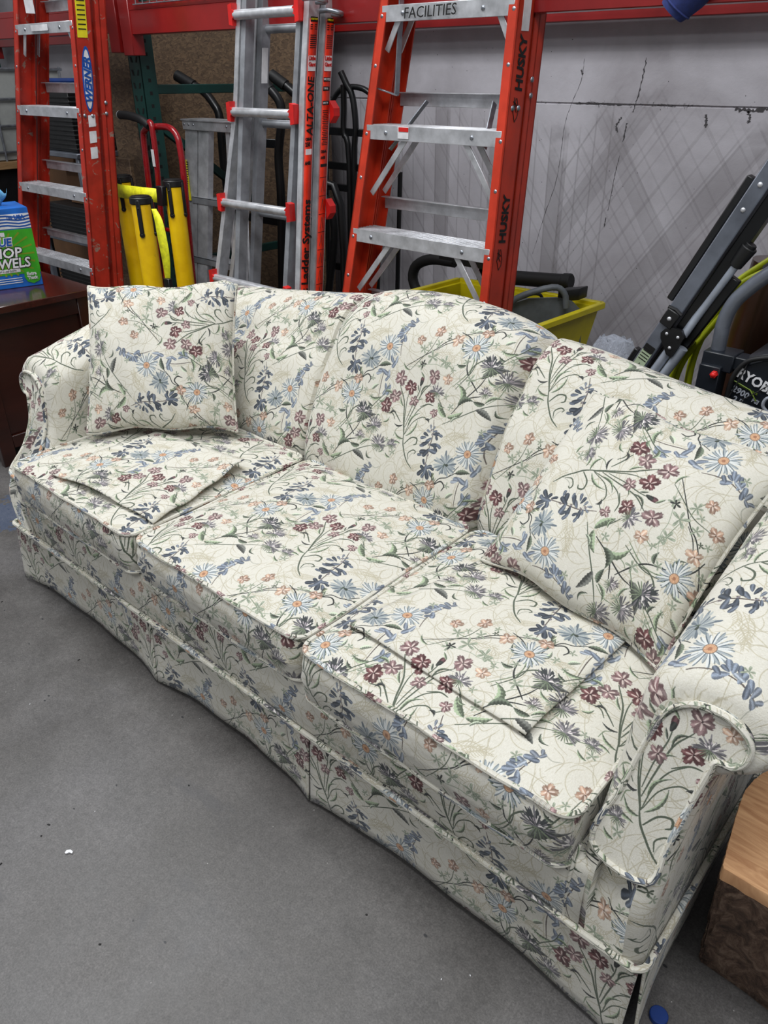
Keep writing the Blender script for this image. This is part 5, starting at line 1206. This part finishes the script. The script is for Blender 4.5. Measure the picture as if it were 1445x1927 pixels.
m=MB(); m.tube([(.957,1.121,.778),(.964,1.121,.790),(1.005,1.121,.776),(1.024,1.121,.752)],.0015,5); m.tube([(.958,1.121,.742),(.995,1.121,.722)],.0014,5); m.build('lime_outline','limeink',pw)
m=MB(); m.tube([(.985,1.115,.835),(.975,1.11,.79),(.960,1.11,.74),(.955,1.115,.70)],.0018,6,smooth=4); m.tube([(1.045,1.11,.80),(1.02,1.105,.775),(.99,1.105,.745),(.975,1.11,.715)],.0014,6,smooth=4); m.build('pull_cord','rubber',pw)
m=MB(); m.tube([(1.06,1.11,.735),(1.045,1.108,.75),(1.05,1.108,.77),(1.07,1.108,.775)],.004,8,smooth=4); m.build('recoil_ring','greytext',pw)
m=MB(); m.box(.92,1.32,1.14,1.40,.22,.60); m.build('engine_block','bplastic',pw)
m=MB(); m.tube([(.905,1.15,.38),(.905,1.16,.12),(1.3,1.16,.12)],.016,10,smooth=3); m.build('frame','graysteel',pw)
for x in(.90,1.33): m=MB(); m.cyl((x-.03,1.27,.15),(1,0,0),.15,.06,26); m.build('wheel','rubber',pw)
hs=thing('coiled_hose','yellow-green hose looped around a shiny brown roll, right of the folded stand','hose',(.84,1.30,0))
for i,P in enumerate(([(.97,1.32,1.085),(.915,1.31,1.035),(.865,1.30,.985),(.828,1.29,.925),(.806,1.28,.855),(.796,1.28,.77),(.80,1.28,.66),(.82,1.28,.5)],[(.95,1.30,1.035),(.88,1.29,.985),(.845,1.28,.925),(.822,1.27,.855),(.806,1.27,.77),(.808,1.27,.66),(.82,1.27,.5)],[(.905,1.26,.975),(.86,1.26,.91),(.822,1.26,.84),(.782,1.26,.76),(.772,1.26,.66),(.79,1.26,.5)],[(.80,1.25,.83),(.775,1.25,.77),(.762,1.25,.69),(.77,1.25,.5)])):
    m=MB(); m.tube(P,.0075,10,smooth=5); m.build('loop','hose',hs)
m=MB(); m.tube([(.94,1.27,1.02),(.985,1.27,1.06),(1.05,1.27,1.085)],.022,12,smooth=3); m.build('black_coupling','rubber',hs)
m=MB(); m.tube([(.79,1.27,.55),(.775,1.27,.10),(.80,1.27,.02),(.83,1.33,.02)],.0075,8,smooth=3); m.build('loop','hose',hs)
br_=thing('plastic_wrapped_roll','brown roll wrapped in shiny plastic behind the yellow-green hose','roll',(.87,1.52,0))
m=MB(); m.tube([(.87,1.52,0),(.88,1.52,.80),(.90,1.52,1.0)],.075,22); m.build('wrapped_roll','brownpanel',br_)
cb=thing('wooden_panel','dark reddish-brown wooden panel standing at the far right behind the pressure washer','panel',(1.2,1.62,0))
MB().box(1.02,1.7,1.60,1.64,0,1.26).build('board','desk',cb); MB().box(1.02,1.06,1.585,1.60,0,1.26).build('edge_strip','desk',cb)
bg=MB(); rs=random.Random(3); rows=[]
for j in range(9):
    t=j/8; r=.075*math.sin(math.pi*(.12+.80*(1-t)))**.7; rows.append([(.562+math.cos(a)*r*(1+.05*math.sin(a*5+j))*1.3,.0+1.30+math.sin(a)*r*.8*(1+.04*math.sin(a*7+j*2)),.452+.32*t+.006*math.sin(a*9+j)) for a in [2*math.pi*k/28 for k in range(28)]])
bg.grid(rows,closed=True); bg.add(rows[-1],[tuple(range(28))]); bg.add(rows[0],[tuple(range(28))]); o=bg.build('plastic_bag','film',None,loc=(.562,1.30,.452)); tag(o,'crumpled clear bag with blue print behind the sofa back, left of the folded stand','bag')
bx=thing('storage_box','plain brown box under the crumpled clear bag, behind the sofa back','box',(.56,1.30,0)); MB().box(.45,.68,1.21,1.40,0,.440).build('body','card',bx); MB().box(.445,.685,1.205,1.405,.430,.451).build('lid','card',bx)
# blue knit cap on the front beam
m=MB(); rows=[]
for j in range(9):
    t=j/8; c=Vector((.560+.085*t,1.335,1.575+.10*t)); r=.036+.016*math.sin(t*2.5); ax=Vector((.65,0,.76)); s=Vector((-.76,0,.65)); rows.append([c+s*r*math.cos(a)*(1+.05*math.sin(a*4+j))+Vector((0,1,0))*r*.8*math.sin(a) for a in [2*math.pi*k/18 for k in range(18)]])
m.grid(rows,closed=True); m.add(rows[0],[tuple(range(18))]); m.add(rows[-1],[tuple(range(18))]); o=m.build('work_glove','denim',None,loc=(.60,1.335,1.56)); tag(o,'dark blue knitted glove cuff hanging over the red beam at the top right','glove')
w_=MB(); w_.tube([(p.x,p.y,p.z) for p in rows[1]],.003,6,closed=True); g_=w_.build('cuff_hem','denim',o)
# ------------------------------------------------------------------ dark wood desk and the box of paper towels
dk=thing('desk','dark cherry wood desk with a glossy top and panelled end, left of the sofa','desk',(-2.0,.6,0))
MB().box(-2.42,-1.590,.28,.865,.628,.656).build('desk_top','desktop',dk)
m=MB(); m.box(-1.640,-1.610,.315,.375,.0,.628); m.build('leg','desk',dk); m=MB(); m.box(-1.640,-1.610,.775,.84,.0,.628); m.build('leg','desk',dk)
MB().box(-1.640,-1.612,.375,.775,.56,.628).build('top_rail','desk',dk); MB().box(-1.640,-1.612,.375,.775,.07,.125).build('bottom_rail','desk',dk)
MB().box(-1.640,-1.626,.375,.775,.125,.56).build('end_panel','desk',dk)
m=MB(); m.box(-2.40,-1.640,.32,.345,.07,.628); m.box(-2.40,-1.640,.81,.835,.07,.628); m.box(-2.40,-2.37,.32,.835,0,.628); m.box(-2.4,-1.64,.32,.83,.07,.09); m.build('carcase','desk',dk)
tb=thing('towel_box','blue and green printed cardboard box of paper shop towels on the dark desk','box',(-1.90,.68,.656))
A0=Vector((-1.816,.745,.656)); fx=(Vector((-1.816,.745,0))-Vector((-1.856,.574,0))).normalized(); fz=Vector((0,0,1)); nx=fx.cross(fz).normalized(); Wd,Hh,Dp=.235,.315,.20
lo=A0-fx*Wd; m=MB(); m.obox(lo+fx*Wd/2-nx*Dp/2+fz*Hh/2,fx*Wd/2,nx*Dp/2,fz*Hh/2); m.build('carton','bluecard',tb)
def onb(s,z,e=.0006): return lo+fx*s+fz*z+nx*e
def bpl(s0,s1,z0,z1,mat,name,e=.0008): m=MB(); m.obox(onb((s0+s1)/2,(z0+z1)/2,e),fx*(s1-s0)/2,fz*(z1-z0)/2,nx*.0005); return m.build(name,mat,tb)
bpl(0,Wd,.055,.232,'greencard','green_panel'); bpl(0,Wd,.236,.292,'white','white_panel')
m=MB()
for k in range(26):
    a=2*math.pi*k/26; c=onb(.085,.135,.0016); d=fx*math.cos(a)+fz*math.sin(a); s=fx*-math.sin(a)+fz*math.cos(a); R=min(.14 if math.cos(a)>0 else .08,.085/max(abs(math.sin(a)),.01)); m.add([c+d*.03-s*.0008,c+d*R-s*.004,c+d*R+s*.004,c+d*.03+s*.0008],[(0,1,2,3)])
m.build('sunburst_print','limeink',tb,smooth=False)
m=MB()
for k in range(4): 
    P=[onb(.10+.0225*i,.243+.012*k+.004*math.sin(i*1.1),.0016) for i in range(7)]; m.grid([P,[p+fz*.006 for p in P]])
m.build('flag_stripe_print','blueink',tb,smooth=False)
bpl(.0,.10,.242,.290,'blueink','flag_canton_print',.0018)
for k in range(12): pass
m=MB()
for i in range(8):
    for j in range(3): m.obox(onb(.012+.011*i,.252+.014*j,.0026),fx*.0022,fz*.0022,nx*.0003)
m.build('star_print','white',tb,kind='stuff')
text('USA',.022,onb(.175,.272,.0022),fx,fz,'blueink',tb,bold=.001); text('100',.016,onb(.145,.274,.0022),fx,fz,'blueink',tb,bold=.0006)
bpl(.03,.125,.208,.224,'white','word_strip',.0018); text('PROFESSIONAL',.0125,onb(.034,.2115,.0026),fx,fz,'ink',tb,bold=.0004,sx=.88)
for w,s,z,mt in (('BLUE',.042,.172,'blueink'),('SHOP',.054,.125,'white'),('TOWELS',.054,.083,'white')):
    x0={'BLUE':.048,'SHOP':.03,'TOWELS':.0}[w]; sxx={'BLUE':1.0,'SHOP':1.05,'TOWELS':.94}[w]
    text(w,s,onb(x0,z,.0018),fx,fz,'ink' if mt=='white' else 'white',tb,bold=.0042,sx=sxx,shear=.15); text(w,s,onb(x0,z,.0038),fx,fz,mt,tb,bold=.0012,sx=sxx,shear=.15)
bpl(.02,.155,.064,.079,'white','word_strip',.0018); text('STRONG & SOFT A LIKE CLOTH',.0095,onb(.022,.068,.0026),fx,fz,'ink',tb,sx=.86)
m=MB(); c=onb(.198,.045,.002); m.prism([c+fx*a+fz*b for a,b in((-.03,.026),(.03,.026),(.033,-.004),(.024,-.024),(0,-.033),(-.024,-.024),(-.033,-.004))],nx*.0006); m.build('badge','greencard',tb)
text('Extra',.018,onb(.176,.047,.0034),fx,fz,'white',tb,bold=.0007); text('Thick',.018,onb(.176,.030,.0034),fx,fz,'white',tb,bold=.0007)
m=MB()
for k in range(3): m.obox(onb(.085,.040-.009*k,.0018),fx*.07,fz*.0014,nx*.0003)
m.obox(onb(.14,.095-.012,.0045),fx*.0,fz*.0,nx*.0) if False else None
m.build('small_print','white',tb,kind='stuff')
m=MB(); t0=lo+fx*.10-nx*.08+fz*Hh; rows=[]
for j in range(7):
    t=j/6; rows.append([t0+fx*(.10*(i/8-.45)*(1-.25*t)+.05*t)+nx*(.02*math.sin(i*1.3+j))+fz*(.055*t+.010*math.sin(i*1.7)*t) for i in range(9)])
m.grid(rows); m.build('paper_towel','bluecloth',tb,solid=.002)
# ------------------------------------------------------------------ clutter behind the worn ladder
tk=thing('liquid_tote','white plastic liquid tank in a grey wire cage, at the far left edge','tank',(-4.75,1.9,0))
MB().box(-5.3,-4.27,1.6,2.3,.93,1.475).build('tank','tank',tk)
m=MB()
for z in (.98,1.14,1.30,1.475): m.tube([(-5.32,1.58,z),(-4.25,1.58,z),(-4.25,2.32,z)],.009,8)
for x in (-4.25,-4.42,-4.6,-4.8,-5.0,-5.2): m.tube([(x,1.58,.92),(x,1.58,1.49)],.008,8)
for y in(1.8,2.05,2.3): m.tube([(-4.25,y,.92),(-4.25,y,1.49)],.008,8)
m.build('wire_cage','steel',tk); MB().box(-5.35,-4.2,1.55,2.35,.88,.925).build('tray','plank',tk); MB().box(-5.3,-4.25,1.6,2.3,0,.88).build('dark_base','bplastic',tk)
sh=thing('utility_shelf','grey steel shelf frame holding black crates, seen between the steps of the worn ladder','shelf',(-2.95,1.6,0))
for x,y in((-3.17,1.45),(-2.62,1.45),(-3.17,1.85),(-2.62,1.85)): m=MB(); m.box(x-.015,x+.015,y-.015,y+.015,0,1.08); m.build('post','graysteel',sh)
for z in(1.07,.62,.18): m=MB(); m.box(-3.19,-2.60,1.43,1.87,z-.012,z+.012); m.build('shelf_board','graysteel',sh)
def crate(x0,x1,y0,y1,z0,z1,lab):
    t=thing('ribbed_crate',lab,'crate',((x0+x1)/2,(y0+y1)/2,z0),'black ribbed crates'); MB().box(x0,x1,y0,y1,z0,z1).build('body','bplastic',t); m=MB(); z=z0+.015
    while z<z1-.01: m.box(x0-.005,x1+.005,y0-.005,y1+.005,z-.005,z+.005); z+=.022
    m.build('rib','rubber',t,kind='stuff'); return t
crate(-3.12,-2.66,1.47,1.80,1.083,1.37,'black ribbed crate on the top shelf, behind the second step of the worn ladder')
crate(-3.12,-2.66,1.47,1.80,.633,.80,'black ribbed crate on the middle shelf, behind the fourth step of the worn ladder')
crate(-3.12,-2.66,1.47,1.80,.193,.45,'black ribbed crate on the lowest shelf, behind the bottom of the worn ladder')
wb=MB(); wb.obox((-2.92,1.62,.99),(.20,0,.005),(0,.12,0),(0,0,.012)); 
wbt=thing('weathered_board','pale weathered board on the shelf frame, showing under the top black crate','board',(-2.9,1.62,.634)); wb.build('plank','plank',wbt); MB().box(-2.98,-2.84,1.55,1.7,.802,.978).build('support_block','card',wbt)
bt=thing('plank_bundle','raw pine planks standing upright behind the first steps of the worn ladder','planks',(-2.75,2.0,0))
for i,(x,z1) in enumerate(((-3.10,1.62),(-3.0,1.55),(-2.90,1.60))): MB().obox((x,2.05+.02*i,z1/2),(.035,0,0),(0,.018,0),(-.05,0,z1/2)).build('plank','plank',bt)
b2_=thing('blue_tub','blue plastic tub on a box behind the worn ladder, left of the planks','tub',(-3.45,1.95,1.30)); m=MB(); m.cyl((-3.50,1.95,1.305),(0,0,1),.12,.12,24,.15); m.build('body','blue',b2_)
b3_=thing('cardboard_box','tall plain brown cardboard box under the blue tub','box',(-3.5,1.95,0)); MB().box(-3.72,-3.25,1.75,2.15,0,1.30).build('body','card',b3_); MB().box(-3.5,-3.46,1.745,2.16,1.298,1.303).build('tape','yellowlabel',b3_)
# ------------------------------------------------------------------ sawn log by the right arm
lg=thing('log_block','split log block with a pale sawn top and rough bark, beside the right arm','log',(1.55,.35,0))
top=[(1.398,.1195),(1.392,.15),(1.382,.21),(1.373,.28),(1.378,.33),(1.394,.37),(1.45,.45),(1.55,.52),(1.70,.50),(1.80,.38),(1.78,.22),(1.66,.14),(1.56,.113),(1.475,.116),(1.41,.117)]
rs=random.Random(8); T0=spl([(x,y,0) for x,y in top],6,True); nT=len(T0); cc=sum(T0,Vector())/nT
def lring(z,k,dy,rough):
    out=[]
    for i,p in enumerate(T0):
        q=cc+(p-cc)*k; r=rs.uniform(-rough,rough); d=(p-cc).normalized(); out.append(Vector((q.x,q.y+dy,z))+d*r)
    return out
m=MB(); R_=[lring(.385,1,0,.0006),lring(.381,1.003,0,.001),lring(.358,.995,0,.0015)]; m.grid(R_,closed=True); m.add(R_[0],[tuple(range(nT))]); m.add(R_[-1],[tuple(range(nT))]); m.build('sawn_top','logcut',lg)
m=MB(); R_=[lring(.357,.955,.004,.002),lring(.351,.975,.006,.003)]+[lring(.351-.0315*k,.99,.006+.0085*k,.0045) for k in range(1,11)]+[lring(.012,.985,.10,.004),lring(.0,.97,.10,.0)]; m.grid(R_,closed=True); m.add(R_[0],[tuple(range(nT))]); m.add(R_[-1],[tuple(range(nT))]); m.build('bark','bark',lg)
# ------------------------------------------------------------------ crumbs on the floor
m=MB(); m.prism([(.295,-.446,.001),(.300,-.440,.001),(.308,-.439,.001),(.311,-.4425,.001),(.304,-.4455,.001),(.3015,-.452,.001),(.2975,-.452,.001)],(0,0,.003)); o=m.build('paint_chip','white',None,loc=(.30,-.45,.0)); tag(o,'small white paint chip lying alone on the grey concrete floor','paint chip')
m=MB(); rs=random.Random(11)
for k in range(26):
    x,y=rs.uniform(-1.2,1.1),rs.uniform(-1.4,-.08); a=rs.uniform(0,3); L=rs.uniform(.0008,.0022); m.obox((x,y,.001),(L*math.cos(a),L*math.sin(a),0),(-.0008*math.sin(a),.0008*math.cos(a),0),(0,0,.0008))
o=m.build('dust_crumbs','white'); tag(o,'tiny pale crumbs scattered over the grey concrete floor','crumbs'); o['kind']='stuff'
m=MB(); rs=random.Random(12)
for k in range(34):
    x,y=rs.uniform(-1.3,.9),rs.uniform(-1.3,-.06); a=rs.uniform(0,3); L=rs.uniform(.001,.0035); m.obox((x,y,.001),(L*math.cos(a),L*math.sin(a),0),(-.0015*math.sin(a),.0015*math.cos(a),0),(0,0,.001))
o=m.build('dirt_flecks','ink'); tag(o,'dark dirt flecks scattered over the grey concrete floor','dirt'); o['kind']='stuff'
m=MB(); m.cyl((1.385,.075,0),(0,0,1),.016,.012,24); o=m.build('bottle_cap','blue',None,loc=(1.385,.075,0)); tag(o,'small round blue cap on the floor beside the right front corner of the sofa','cap')

bp_=MB(); bp_.tube([(-1.195,2.36,0),(-1.19,2.38,1.02)],.012,10); o=bp_.build('thin_pole','black',None,loc=(-1.195,2.36,0)); tag(o,'thin black pole against the grey wall, seen through the orange ladder right of centre','pole')
